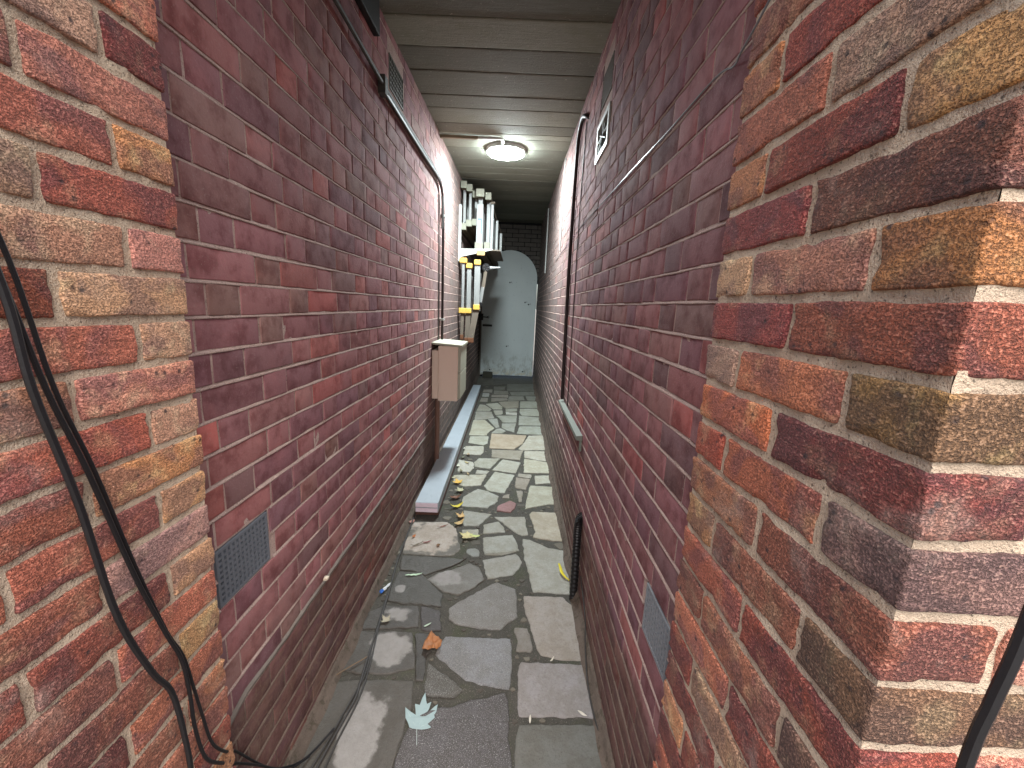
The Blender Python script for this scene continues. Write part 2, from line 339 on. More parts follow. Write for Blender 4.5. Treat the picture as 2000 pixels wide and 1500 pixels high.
STONES = [
([(-0.682,1.389),(-0.497,1.405),(-0.36,1.405),(-0.342,1.302),(-0.347,1.24),(-0.355,1.093),(-0.354,1.036),(-0.713,1.021),(-0.7,1.1),(-0.688,1.326)],(112,104,94),'d'),
([(-0.7,1.639),(-0.427,1.649),(-0.367,1.468),(-0.465,1.436),(-0.592,1.432),(-0.684,1.447),(-0.7,1.547)],(108,100,92),'d'),
([(-0.405,1.641),(-0.381,1.649),(-0.297,1.636),(-0.31,1.562),(-0.331,1.53),(-0.314,1.414),(-0.347,1.412),(-0.362,1.478)],(92,86,80),'d'),
([(-0.31,1.485),(-0.224,1.437),(-0.148,1.377),(-0.177,1.35),(-0.287,1.349),(-0.304,1.387)],(92,90,84),'s'),
([(-0.338,1.094),(-0.334,1.191),(-0.305,1.265),(-0.244,1.294),(-0.171,1.308),(-0.11,1.333),(-0.051,1.348),(0.018,1.368),(0.031,1.34),(0.035,1.269),(0.034,1.207),(0.05,1.11),(0.058,1.052),(-0.349,1.036)],(84,80,82),'s'),
([(-0.258,1.635),(0.038,1.637),(0.045,1.498),(0.034,1.395),(-0.055,1.404),(-0.142,1.427),(-0.199,1.466),(-0.25,1.508),(-0.291,1.537),(-0.276,1.6)],(122,124,128),'s'),
([(0.094,1.516),(0.372,1.52),(0.366,1.457),(0.373,1.398),(0.371,1.343),(0.375,1.299),(0.079,1.288),(0.078,1.452),(0.085,1.501)],(142,136,136),'p'),
([(0.083,1.252),(0.391,1.262),(0.398,1.188),(0.402,1.124),(0.398,1.065),(0.068,1.052),(0.068,1.174),(0.075,1.226)],(104,104,98),'p'),
([(0.112,1.916),(0.315,1.92),(0.36,1.86),(0.395,1.751),(0.397,1.651),(0.394,1.546),(0.253,1.545),(0.176,1.564),(0.161,1.617),(0.143,1.695),(0.123,1.784),(0.11,1.845)],(156,146,136),'p'),
([(0.062,1.704),(0.121,1.707),(0.131,1.658),(0.143,1.603),(0.135,1.576),(0.067,1.579),(0.073,1.633),(0.058,1.676)],(130,124,116),'p'),
([(0.11,2.432),(0.165,2.419),(0.261,2.352),(0.399,2.315),(0.411,2.262),(0.366,1.957),(0.158,1.961),(0.151,2.014),(0.137,2.123),(0.119,2.227)],(160,160,148),'p'),
([(0.184,2.78),(0.4,2.777),(0.409,2.679),(0.409,2.433),(0.308,2.434),(0.177,2.463),(0.198,2.527),(0.179,2.65),(0.165,2.741)],(178,166,142),'p'),
([(0.182,3.204),(0.367,3.197),(0.39,3.027),(0.374,2.92),(0.279,2.892),(0.135,2.829),(0.148,2.962)],(172,170,146),'p'),
([(0.229,3.395),(0.391,3.418),(0.39,3.274),(0.228,3.233)],(176,174,154),'p'),
([(0.144,3.765),(0.383,3.696),(0.397,3.59),(0.377,3.465),(0.136,3.454)],(182,178,152),'p'),
([(0.148,3.973),(0.351,3.988),(0.389,3.777),(0.335,3.738),(0.148,3.799)],(180,176,156),'p'),
([(0.205,4.431),(0.39,4.466),(0.378,4.037),(0.131,3.998),(0.09,4.03),(0.133,4.16)],(178,174,154),'p'),
([(-0.216,4.443),(0.175,4.438),(0.127,4.179),(0.035,4.014),(-0.211,4.013)],(180,160,130),'p'),
([(-0.184,3.961),(0.127,3.97),(0.095,3.727),(-0.175,3.77)],(152,144,124),'p'),
([(-0.066,3.725),(0.104,3.673),(0.057,3.439),(-0.154,3.473)],(168,168,150),'p'),
([(-0.128,3.44),(0.046,3.396),(-0.033,3.06),(-0.164,3.088),(-0.203,3.166)],(170,172,154),'p'),
([(-0.48,3.342),(-0.202,3.377),(-0.237,3.175),(-0.361,3.139),(-0.464,3.202)],(176,172,150),'p'),
([(-0.252,3.102),(-0.162,3.065),(-0.078,2.995),(-0.085,2.91),(-0.155,2.814),(-0.343,2.822),(-0.351,2.959)],(160,162,148),'p'),
([(-0.465,4.029),(-0.28,4.052),(-0.267,3.888),(-0.294,3.816),(-0.459,3.814)],(174,172,154),'p'),
([(-0.299,3.732),(-0.099,3.738),(-0.18,3.499),(-0.317,3.528),(-0.334,3.632)],(162,162,144),'p'),
([(-0.486,3.678),(-0.34,3.631),(-0.328,3.512),(-0.355,3.423),(-0.462,3.426)],(180,178,162),'p'),
([(-0.294,3.472),(-0.178,3.456),(-0.203,3.391),(-0.297,3.388)],(168,166,150),'p'),
([(0.064,3.344),(0.186,3.324),(0.141,3.128),(0.053,3.155)],(150,138,120),'p'),
([(0.084,3.428),(0.203,3.412),(0.186,3.337),(0.075,3.365)],(160,154,138),'p'),
([(0.064,3.098),(0.119,3.092),(0.106,2.917),(0.085,2.915)],(148,140,124),'p'),
([(-0.037,3.021),(0.011,3.042),(0.007,2.971),(-0.046,2.971)],(150,142,126),'p'),
([(-0.321,2.759),(-0.115,2.728),(-0.196,2.57),(-0.296,2.562),(-0.308,2.62)],(152,152,140),'p'),
([(-0.091,2.688),(0.125,2.712),(0.138,2.541),(0.147,2.487),(0.101,2.475),(0.044,2.524),(-0.033,2.623)],(160,158,144),'p'),
([(-0.16,2.583),(-0.06,2.63),(-0.02,2.556),(-0.013,2.506),(-0.151,2.477)],(156,156,142),'p'),
([(-0.152,2.429),(0.036,2.479),(0.065,2.403),(0.082,2.311),(-0.044,2.275),(-0.129,2.265)],(154,156,144),'p'),
([(-0.134,2.202),(0.065,2.271),(0.1,2.204),(0.079,2.132),(0.039,2.083),(-0.094,2.039),(-0.114,2.126)],(150,150,140),'p'),
([(-0.299,2.506),(-0.197,2.524),(-0.183,2.461),(-0.197,2.425),(-0.282,2.419)],(166,164,146),'p'),
([(-0.243,2.299),(-0.192,2.319),(-0.163,2.297),(-0.16,2.236),(-0.202,2.23),(-0.244,2.268)],(132,136,130),'p'),
([(-0.076,2.841),(0.016,2.931),(0.064,2.888),(0.052,2.818),(0.024,2.756),(-0.078,2.774)],(158,106,104),'p'),
([(-0.124,2.254),(-0.039,2.253),(0.075,2.299),(0.055,2.305),(-0.04,2.275),(-0.129,2.257)],(140,136,120),'p'),
([(-0.047,2.012),(0.001,1.99),(0.06,1.964),(0.069,1.771),(0.027,1.735),(-0.016,1.69),(-0.138,1.697),(-0.233,1.715),(-0.26,1.742),(-0.268,1.806),(-0.227,1.856),(-0.179,1.898),(-0.103,1.96)],(124,122,118),'s'),
([(-0.214,2.161),(-0.156,2.127),(-0.113,2.032),(-0.166,1.962),(-0.241,1.905),(-0.314,1.923),(-0.347,1.944),(-0.428,2.011),(-0.374,2.066),(-0.304,2.097)],(140,134,124),'d'),
([(-0.645,2.572),(-0.48,2.586),(-0.417,2.591),(-0.348,2.521),(-0.312,2.383),(-0.287,2.304),(-0.32,2.24),(-0.375,2.228),(-0.624,2.233),(-0.638,2.375)],(176,162,148),'w'),
([(-0.622,2.207),(-0.455,2.208),(-0.248,2.193),(-0.321,2.125),(-0.451,2.047),(-0.516,2.078),(-0.6,2.079)],(104,98,88),'d'),
([(-0.601,2.064),(-0.483,2.065),(-0.326,1.9),(-0.323,1.818),(-0.42,1.828),(-0.522,1.827),(-0.598,1.844),(-0.607,1.951)],(98,92,82),'d'),
([(-0.603,1.809),(-0.432,1.812),(-0.401,1.682),(-0.664,1.658),(-0.666,1.757)],(100,92,84),'d'),
([(-0.42,1.813),(-0.318,1.788),(-0.29,1.67),(-0.352,1.662),(-0.384,1.674)],(94,84,82),'d'),
([(-0.475,4.916),(-0.337,4.957),(-0.203,4.654),(-0.27,4.48),(-0.275,4.393),(-0.466,4.385)],(174,172,146),'p'),
([(-0.449,4.337),(-0.25,4.363),(-0.247,4.154),(-0.286,4.089),(-0.449,4.145)],(170,172,152),'p'),
([(-0.481,5.301),(-0.282,5.332),(-0.226,5.061),(-0.358,4.986),(-0.464,4.938)],(150,150,136),'p'),
([(-0.465,5.667),(-0.39,5.652),(-0.283,5.457),(-0.306,5.378),(-0.479,5.35)],(152,152,134),'p'),
([(-0.38,5.709),(-0.214,5.794),(-0.139,5.612),(-0.142,5.48),(-0.255,5.462)],(156,156,136),'p'),
([(-0.3,4.995),(-0.184,5.023),(-0.144,4.7),(-0.185,4.666)],(154,158,146),'p'),
([(-0.201,5.854),(0.095,5.949),(0.087,5.595),(-0.086,5.541),(-0.14,5.638)],(140,134,114),'p'),
([(0.122,5.953),(0.366,5.98),(0.388,5.809),(0.365,5.64),(0.116,5.6)],(152,156,138),'p'),
([(0.115,5.534),(0.383,5.564),(0.392,5.221),(0.14,5.23),(0.107,5.344)],(162,166,148),'p'),
([(0.099,5.2),(0.401,5.154),(0.395,4.835),(0.091,4.812),(0.098,5.021)],(154,158,142),'p'),
([(0.103,4.754),(0.392,4.785),(0.382,4.497),(0.072,4.5)],(154,160,144),'p'),
([(-0.204,5.154),(0.065,5.195),(0.059,4.909),(-0.107,4.885),(-0.152,5.049)],(150,154,138),'p'),
([(-0.112,4.844),(0.059,4.878),(0.041,4.707),(0.036,4.548),(-0.049,4.6),(-0.113,4.686)],(150,154,140),'p'),
([(-0.251,5.399),(-0.132,5.418),(-0.121,5.284),(-0.14,5.234),(-0.213,5.199)],(156,154,136),'p'),
([(-0.086,5.515),(0.072,5.54),(0.068,5.412),(-0.082,5.363)],(148,150,132),'p'),
([(-0.081,5.339),(0.065,5.337),(0.065,5.23),(-0.072,5.244)],(180,182,170),'p'),
([(-0.172,4.64),(-0.124,4.665),(-0.061,4.581),(-0.105,4.485),(-0.223,4.487)],(152,156,142),'p'),
([(-0.048,6.22),(0.169,6.259),(0.182,6.039),(-0.066,5.936)],(128,128,114),'p'),
([(0.21,6.266),(0.372,6.279),(0.384,6.028),(0.228,6.032)],(130,134,120),'p'),
([(-0.045,6.493),(0.387,6.591),(0.393,6.366),(-0.009,6.293)],(122,124,112),'p'),
([(-0.101,7.099),(0.368,7.195),(0.389,6.646),(-0.089,6.592)],(108,110,98),'p'),
([(-0.309,6.568),(-0.088,6.556),(-0.068,6.384),(-0.296,6.342)],(124,122,108),'p'),
([(-0.325,6.269),(-0.075,6.314),(-0.071,6.151),(-0.326,6.154)],(146,138,124),'p'),
([(-0.32,6.06),(-0.085,6.085),(-0.068,5.996),(-0.308,5.865)],(136,130,116),'p'),
([(-0.48,6.591),(-0.337,6.618),(-0.335,6.438),(-0.484,6.428)],(132,128,116),'p'),
([(-0.477,6.342),(-0.374,6.344),(-0.369,6.146),(-0.468,6.144)],(150,152,144),'p'),
([(-0.476,6.048),(-0.374,6.05),(-0.368,5.854),(-0.48,5.835)],(138,132,118),'p'),
([(-0.325,6.85),(-0.132,6.889),(-0.142,6.656),(-0.313,6.641)],(112,110,98),'p'),
([(-0.661,7.519),(-0.378,7.63),(-0.34,6.968),(-0.639,6.908)],(94,92,80),'p'),
([(-0.356,7.586),(0.374,7.845),(0.371,7.282),(-0.11,7.098),(-0.322,6.972)],(88,86,78),'p'),
]
# ================================================================ GROUND, PATH
gm = N('yard_concrete', .9); w = gm.coord('world')
M_YARD = gm.fin(gm.mix(gm.noise(w, 3, 5, .7), rgb((110, 104, 96)), rgb((150, 144, 134))), gm.bump(gm.noise(w, 40, 5, .7), .5, .004))
mb = MB()
mb.add([(-300, -300, -.02), (300, -300, -.02), (300, .1, -.02), (-300, .1, -.02)], [(0, 1, 2, 3)])
mb.add([(-300, 8.0, .19), (300, 8.0, .19), (300, 300, .19), (-300, 300, .19)], [(0, 1, 2, 3)])
mb.add([(-300, .1, -.02), (-1.1, .1, -.02), (-1.1, 8.0, .19), (-300, 8.0, .19)], [(0, 1, 2, 3)])
mb.add([(1.1, .1, -.02), (300, .1, -.02), (300, 8.0, .19), (1.1, 8.0, .19)], [(0, 1, 2, 3)])
tag(mb.build('ground', M_YARD), kind='structure')
nx, ny = 56, 330; V = []; F = []
for j in range(ny+1):
    y = .1+(8.0-.1)*j/ny
    for i in range(nx+1):
        x = -1.1+2.2*i/nx
        V.append((x, y, fz(y)-.0075+noise.noise(Vector((x*16, y*16, 0)))*.0035+noise.noise(Vector((x*60, y*60, 3)))*.0022+.002))
for j in range(ny):
    for i in range(nx):
        a = j*(nx+1)+i; F.append((a, a+1, a+nx+2, a+nx+1))
path = link('path', mesh('path', V, F, True), M_BED); tag(path, kind='structure')
def stone(poly, col, kind, th=.028, name='paving_stone', rough=.006, rr=.005):
    P = [Vector((a, b, 0)) for a, b in poly]; c = sum(P, Vector())/len(P); P = [c+(p-c)*1.03 for p in P]
    out = []
    for i in range(len(P)):
        a, b = P[i], P[(i+1) % len(P)]; n = max(1, int((b-a).length/.012))
        for k in range(n): out.append(a.lerp(b, k/n))
    m = len(out); out = [(out[i-1]+out[i]*8+out[(i+1) % m])/10 for i in range(m)]
    s = random.random()*99; out = [p+Vector((noise.noise(p*28+Vector((s, 0, 0))), noise.noise(p*28+Vector((0, s, 0))), 0))*rough+Vector((noise.noise(p*95+Vector((s, 0, 5))), noise.noise(p*95+Vector((0, s, 5))), 0))*.0022 for p in out]
    lift = random.uniform(-.0015, .0035); tx, ty = random.uniform(-.006, .006), random.uniform(-.006, .006)
    V = []; F = []
    for d, z in ((0, -th), (0, -.0045), (.25*rr, -.0018), (rr, 0), (rr*2.6, .0006)):
        for p in out:
            q = p+(c-p).normalized()*min(d, (c-p).length*.4); wz = noise.noise(Vector((q.x*9, q.y*9, s)))*.0016
            V.append((q.x-c.x, q.y-c.y, z+lift+fz(q.y)-fz(c.y)+tx*(q.x-c.x)+ty*(q.y-c.y)+(wz if z > -.004 else 0)))
    for r in range(4):
        for i in range(m): F.append((r*m+i, r*m+(i+1) % m, (r+1)*m+(i+1) % m, (r+1)*m+i))
    F.append(tuple(range(4*m, 5*m)))
    me = mesh(name, V, F); 
    area = sum(out[i].x*out[(i+1) % m].y-out[(i+1) % m].x*out[i].y for i in range(m))
    if area < 0: me.flip_normals()
    me.materials.append(M_ST[kind]); o = link(name, me, None, path, loc=(c.x, c.y, fz(c.y)))
    av = sum(col[:3])/3; col = tuple(av+(v-av)*(.62 if True else 1) for v in col)
    o.color = rgb(col, .55 if kind == 'd' else .95)
    return o
for poly, col, kd in STONES: stone(poly, col, kd)
# extra slabs towards the mouth of the passage (just under the frame)
for poly, col, kd in (([(-.62, .36), (-.2, .36), (-.2, .72), (-.62, .72)], (110, 102, 92), 'p'), ([(-.17, .36), (.33, .36), (.33, .8), (-.17, .8)], (112, 108, 100), 'p'), ([(-.66, .76), (-.22, .76), (-.24, .86), (-.66, .86)], (104, 98, 90), 'p'), ([(.02, .84), (.37, .84), (.38, .93), (.02, .93)], (112, 108, 100), 'p'), ([(-.18, .84), (-.02, .84), (-.02, 1.0), (-.2, 1.0)], (92, 90, 88), 's')):
    stone(poly, col, kd)
def inside(p, poly, e=.006):
    c = False; n = len(poly)
    for i in range(n):
        (x1, y1), (x2, y2) = poly[i], poly[(i+1) % n]
        dx, dy = x2-x1, y2-y1; L2 = dx*dx+dy*dy or 1e-9; t = max(0, min(1, ((p[0]-x1)*dx+(p[1]-y1)*dy)/L2))
        if (p[0]-x1-dx*t)**2+(p[1]-y1-dy*t)**2 < e*e: return True
        if (y1 > p[1]) != (y2 > p[1]) and p[0] < dx*(p[1]-y1)/(dy or 1e-9)+x1: c = not c
    return c
chips = []; mb = MB(); k = 0; nchip = 0
while k < 5200 and nchip < 150:
    k += 1; x = random.uniform(-.66, .40); y = random.uniform(1.1, 7.4) if random.random() < .35 else random.uniform(1.1, 3.6); r = random.choice([.010, .014, .02, .028, .036])*random.uniform(.8, 1.2)
    if any(inside((x, y), s[0], r*1.02+.004) for s in STONES) or any((x-a)**2+(y-b)**2 < (r+c+.003)**2 for a, b, c in chips): continue
    if x < -.48 and y > 2.55: continue
    chips.append((x, y, r)); nchip += 1; n = random.randint(6, 9); a0 = random.random()*6; ax = random.uniform(.7, 1)
    V = []; q = random.choice([(130, 126, 116), (120, 114, 104), (100, 96, 88), (118, 112, 102), (90, 84, 78)]); col = rgb(q, .8)
    for d, z in ((1.04, -.012), (1.0, -.004), (.86, -.0015)):
        for i in range(n):
            a = a0+2*PI*i/n; rr = r*d*(1+.22*math.sin(i*2.7+x*90)); V.append((x+rr*math.cos(a), y+rr*math.sin(a)*ax, fz(y)+z+random.uniform(-.0006, .0006)))
    F = [(j*n+i, j*n+(i+1) % n, (j+1)*n+(i+1) % n, (j+1)*n+i) for j in (0, 1) for i in range(n)]+[tuple(range(2*n, 3*n))]
    mb.add(V, F, col)
cm = N('chip_stone', .85); M_CHIP = cm.fin(cm.mix(cm.noise(cm.coord('world'), 60, 4, .7), cm.mix(1.0, cm.n('Attribute', attribute_name='bcol').outputs['Color'], (.6, .58, .52, 1), 'MULTIPLY'), cm.n('Attribute', attribute_name='bcol').outputs['Color']), cm.bump(cm.noise(cm.coord('world'), 160, 4, .7), .6, .002))
ch = mb.build('stone_chips', M_CHIP, path); ch['kind'] = 'stuff'
# ================================================================ PASSAGE WALLS
XL, XR = -.688, .392; Y0, Y1 = .70, 7.80
ST_IN = [brick_mesh('brick_stretcher', .2180, .09, .068, M_PLUM, 6, 1, 2, .0026, .0009, i+1, 60, 2.5) for i in range(9)]
HD_IN = [brick_mesh('brick_header', .1062, .09, .068, M_PLUM, 3, 1, 2, .0026, .0009, i+20, 60, 2.5) for i in range(7)]
PLUM = [(138, 90, 92), (144, 94, 94), (132, 87, 91), (148, 94, 93), (124, 83, 88), (142, 98, 94), (136, 94, 91), (154, 90, 86), (168, 92, 86), (132, 98, 91), (122, 88, 88)]
PW = [6, 6, 5, 4, 5, 3, 3, 1.8, .9, 2.5, 3]
BEDW = {}
def wall(side):
    X = XL if side < 0 else XR; sgn = 1 if side < 0 else -1     # sgn: direction of the open passage
    lab = ('left' if side < 0 else 'right')
    t = empty('brick_wall', (X, Y0, 0), 'long dark plum brick side wall on the left, carrying the ladders and the meter box' if side < 0 else 'long dark plum brick side wall on the right, carrying the thin black pipe', 'wall')
    hole = (.858, 1.068, .813, .9695) if side < 0 else (.822, 1.0, .698, .848)
    vents = [hole, (2.28, 2.54, 2.625, 2.79)] if side < 0 else [hole, (2.07, 2.37, 2.335, 2.515), (2.09, 2.33, 2.575, 2.735)]
    # mortar core with a real face
    mb = MB(); fx = X-sgn*.0024; ys = sorted([Y0+(Y1-Y0)*i/300 for i in range(301)]+[v for q in vents for v in q[:2]]); zs = sorted([-.1+(3.2+.1)*i/110 for i in range(111)]+[v for q in vents for v in q[2:]]); V = []; F = []
    for i, y in enumerate(ys):
        for z in zs: V.append((fx+sgn*(noise.noise(Vector((y*40, z*40, side*5)))*.0009), y, z))
    nz = len(zs)
    for i in range(len(ys)-1):
        for j in range(nz-1):
            a = i*nz+j; f = (a, a+nz, a+nz+1, a+1); yc = (ys[i]+ys[i+1])/2; zc = (zs[j]+zs[j+1])/2
            if any(v0-.004 < ys[i] and ys[i+1] < v1+.004 and w0-.004 < zs[j] and zs[j+1] < w1+.004 for v0, v1, w0, w1 in vents): continue
            F.append(f if sgn > 0 else f[::-1])
    mb.add(V, F); mb.box(min(X-sgn*.032, X-sgn*.30), max(X-sgn*.032, X-sgn*.30), Y0, Y1+.02, -.1, 3.2)
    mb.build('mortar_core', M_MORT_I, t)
    items = []
    for k in range(-16, 27):
        z = zw(side, k)-(.03925 if side < 0 else .0375)
        if z < .0 or z > 3.12: continue
        if side < 0: ph = .968 if k % 2 else 1.151
        else: ph = .913 if k % 2 == 0 else 1.08
        n = -4
        while True:
            hc = ph+.3375*n; n += 1
            if hc > Y1+.2: break
            for c, L in ((hc, .1062), (hc+.16875, .2180)):
                a, b = c-L/2, c+L/2
                if b < Y0+.04 or a > Y1: continue
                a2, b2 = max(a, Y0-.05), b
                if z < fz(c)-.05 or z > cz(c)+.04: continue
                bad = False
                for (v0, v1, w0, w1) in vents:
                    if z+.03 > w0 and z-.03 < w1 and b2 > v0 and a2 < v1:
                        if a2 >= v0-.012 and b2 <= v1+.012: bad = True; break
                        if a2 < v0 and v0-a2 > (b2-v1 if b2 > v1 else 0): b2 = min(b2, v0-.006)
                        elif b2 > v1: a2 = max(a2, v1+.006)
                        else: bad = True
                        if b2-a2 < .03: bad = True
                if bad: continue
                dist = math.sqrt((c)**2+(z-1.571)**2+X*X); size = L*abs(X)/(dist**2)/1
                items.append((size if c > .8 else 0, k, z, c, L, a2, b2))
    items.sort(reverse=True); low = MB(); cnt = 0
    for n, (sz, k, z, c, L, a, b) in enumerate(items):
        col = lin(random.choices(PLUM, PW)[0]); col = desat(col, .14); col = jit((col[0]*1.2, col[1]*1.16, col[2]*1.18), .13)
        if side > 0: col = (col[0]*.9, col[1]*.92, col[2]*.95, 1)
        wave = noise.noise(Vector((c*1.3, k*.9, side)))*.0018
        px = X-sgn*.045+sgn*random.uniform(-.0016, .0016)
        if n < 296:
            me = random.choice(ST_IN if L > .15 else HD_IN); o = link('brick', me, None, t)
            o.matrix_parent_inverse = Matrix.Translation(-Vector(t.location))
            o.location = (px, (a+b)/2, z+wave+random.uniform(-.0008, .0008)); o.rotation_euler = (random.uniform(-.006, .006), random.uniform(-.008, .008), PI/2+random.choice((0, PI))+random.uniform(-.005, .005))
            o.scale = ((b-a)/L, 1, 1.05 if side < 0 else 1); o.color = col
        else:
            y0, y1 = a, b; zz = z+wave
            V, F = rbox(.045, (y1-y0)/2, .034*(1.05 if side < 0 else 1), .0022, 0, 0, 0)
            nn = [Vector((px, (y0+y1)/2, zz))+v+noise.noise_vector(v*40+Vector((c*7, z*7, 0)))*.0012 for v in V]
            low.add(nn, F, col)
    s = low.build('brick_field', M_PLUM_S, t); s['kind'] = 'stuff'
    # struck bed joints: proud at the lower edge, tucked under the brick above
    for k in range(-16, 27):
        z = zw(side, k)
        if z < .1 or z > 3.1: continue
        V = []; F = []; y = Y0; ys = []
        while y < Y1: ys.append(y); y += .018+.012*max(0, y-1)
        ys.append(Y1)
        for y in ys:
            q = Vector((y*9, k*3.7, side)); q2 = Vector((y*42, k*3.7, side+9))
            wv = noise.noise(Vector((y*1.3, k*.9, side)))*.0018; a = noise.noise(q); b = noise.noise(q2)
            th = .0044+.0024*a+.0020*b; pr = .0009+.0014*noise.noise(q+Vector((0, 0, 4)))+.0009*b
            for (dx, dz) in ((-.006, th+.001), (-.0028, th*.6), (pr, -th*.55+.001*b), (pr*.7, -th-.0008), (-.006, -th-.0016)):
                V.append((X+sgn*dx, y, z+wv+dz+.0011*b))
        m = 5
        for i in range(len(ys)-1):
            ym = (ys[i]+ys[i+1])/2
            if any(v0-.004 < ym < v1+.004 and w0-.004 < z < w1+.004 for v0, v1, w0, w1 in vents): continue
            for j in range(4):
                f = (i*m+j, (i+1)*m+j, (i+1)*m+j+1, i*m+j+1); F.append(f[::-1] if sgn > 0 else f)
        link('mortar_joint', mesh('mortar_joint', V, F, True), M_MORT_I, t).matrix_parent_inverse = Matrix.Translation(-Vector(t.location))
    # cement haunching at the foot
    V = []; F = []; ns = 260; prof = [(-.01, .05), (.004, .045), (.010, .03), (.018, .014), (.030, .003), (.036, -.02)] if side < 0 else [(-.01, .06), (.005, .05), (.012, .03), (.022, .012), (.034, .003), (.04, -.02)]
    for i in range(ns+1):
        y = Y0+(Y1-Y0)*i/ns
        for j, (dx, dz) in enumerate(prof):
            a = noise.noise(Vector((y*6, j*.35, side*3))); b = noise.noise(Vector((y*28, j*.8, side*3+5)))
            V.append((X+sgn*(dx*(1+.45*a)+.003*b), y, fz(y)+dz*(1+.35*a)+.003*b))
    m = len(prof)
    for i in range(ns):
        for j in range(m-1):
            f = (i*m+j, (i+1)*m+j, (i+1)*m+j+1, i*m+j+1); F.append(f[::-1] if sgn > 0 else f)
    link('cement_fillet', mesh('cement_fillet', V, F, True), M_FIL, t).matrix_parent_inverse = Matrix.Translation(-Vector(t.location))
    if side < 0:   # ragged grey felt edge of the damp course
        V = []; F = []; ns = 200
        for i in range(ns+1):
            y = .76+(3.42-.76)*i/ns; a = noise.noise(Vector((y*5, 2, 0))); b = noise.noise(Vector((y*22, 7, 0)))
            zc = .512+.012*a-.05*max(0, 1-(y-.76)/.16); pr = .007+.004*a+.003*b; hh = .0065+.0035*abs(b)+.002*a
            for (dx, dz) in ((-.006, hh), (pr*.8, hh*.7), (pr, 0), (pr*.8, -hh*.8), (-.006, -hh)): V.append((X+dx, y, zc+dz))
        for i in range(ns):
            for j in range(4): F.append((i*5+j, i*5+j+1, (i+1)*5+j+1, (i+1)*5+j))
        link('damp_course', mesh('damp_course', V, F, True), simple('felt_lip', (128, 118, 110), .9, 0, .3, 60, .6, .9), t).matrix_parent_inverse = Matrix.Translation(-Vector(t.location))
    return t
wall(-1); wall(1)
# ================================================================ PIERS AND FRONT WALLS (rustic brick)
RB = [brick_mesh('rustic_brick', .2135, .1015, .0630, M_RUST, 22, 9, 7, .0035, .0016, i+40, 75) for i in range(12)]
LEFTC = {-1: ((185, 115, 88), (150, 128, 108)), 0: ((112, 52, 52), (172, 142, 120)), 1: ((168, 112, 95), (150, 95, 75)), 2: ((188, 132, 82), (158, 92, 74)), 3: ((148, 78, 62), (160, 132, 108)), 4: ((195, 128, 115), (168, 128, 104)), 5: ((200, 148, 112), (128, 66, 42)), 6: ((200, 148, 118), (168, 98, 76)), 7: ((180, 122, 102), (150, 106, 80)), 8: ((190, 144, 118), (160, 84, 64)), 9: ((184, 132, 82), (138, 78, 58)), 10: ((190, 145, 98), (150, 86, 66)), 11: ((168, 134, 124), (142, 84, 64)), 12: ((178, 142, 106), (124, 64, 50)), 13: ((160, 94, 70), (130, 82, 66)), 14: ((162, 128, 84), (120, 70, 56)), 15: ((150, 90, 66), (112, 58, 48)), 16: ((148, 98, 66), (120, 76, 58)), 17: ((140, 88, 66), (122, 70, 54))}
RIGHTC = {-1: ((150, 96, 72), (140, 110, 90), (150, 90, 66)), 0: ((174, 116, 70), (132, 62, 52), (128, 96, 74)), 1: ((150, 92, 72), (142, 118, 100), (150, 66, 36)), 2: ((162, 112, 74), (118, 52, 40), (164, 130, 78)), 3: ((124, 54, 54), (96, 58, 46), (120, 52, 40)), 4: ((190, 154, 118), (162, 114, 94), (138, 94, 48)), 5: ((130, 58, 54), (128, 70, 50), (120, 62, 48)), 6: ((158, 134, 118), (172, 106, 70), (118, 94, 50)), 7: ((178, 102, 60), (108, 50, 46), (100, 50, 40)), 8: ((146, 68, 50), (154, 88, 60), (108, 84, 80)), 9: ((152, 102, 72), (122, 72, 54), (116, 70, 50)), 10: ((156, 116, 76), (130, 80, 60), (104, 80, 58)), 11: ((150, 84, 62), (130, 62, 46), (128, 60, 42)), 12: ((120, 76, 62), (150, 96, 70), (104, 78, 66))}
FRONTC = {3: (190, 104, 84), 4: (140, 92, 88), 5: (164, 112, 86), 6: (168, 148, 126), 7: (166, 104, 88), 8: (190, 146, 96), 9: (172, 118, 98), 10: (172, 88, 62), 11: (178, 112, 92), 12: (176, 100, 80)}
RPAL = [(168, 104, 78), (150, 84, 62), (184, 134, 92), (130, 66, 52), (120, 78, 66), (158, 128, 100), (176, 116, 94), (110, 56, 50), (146, 106, 72)]
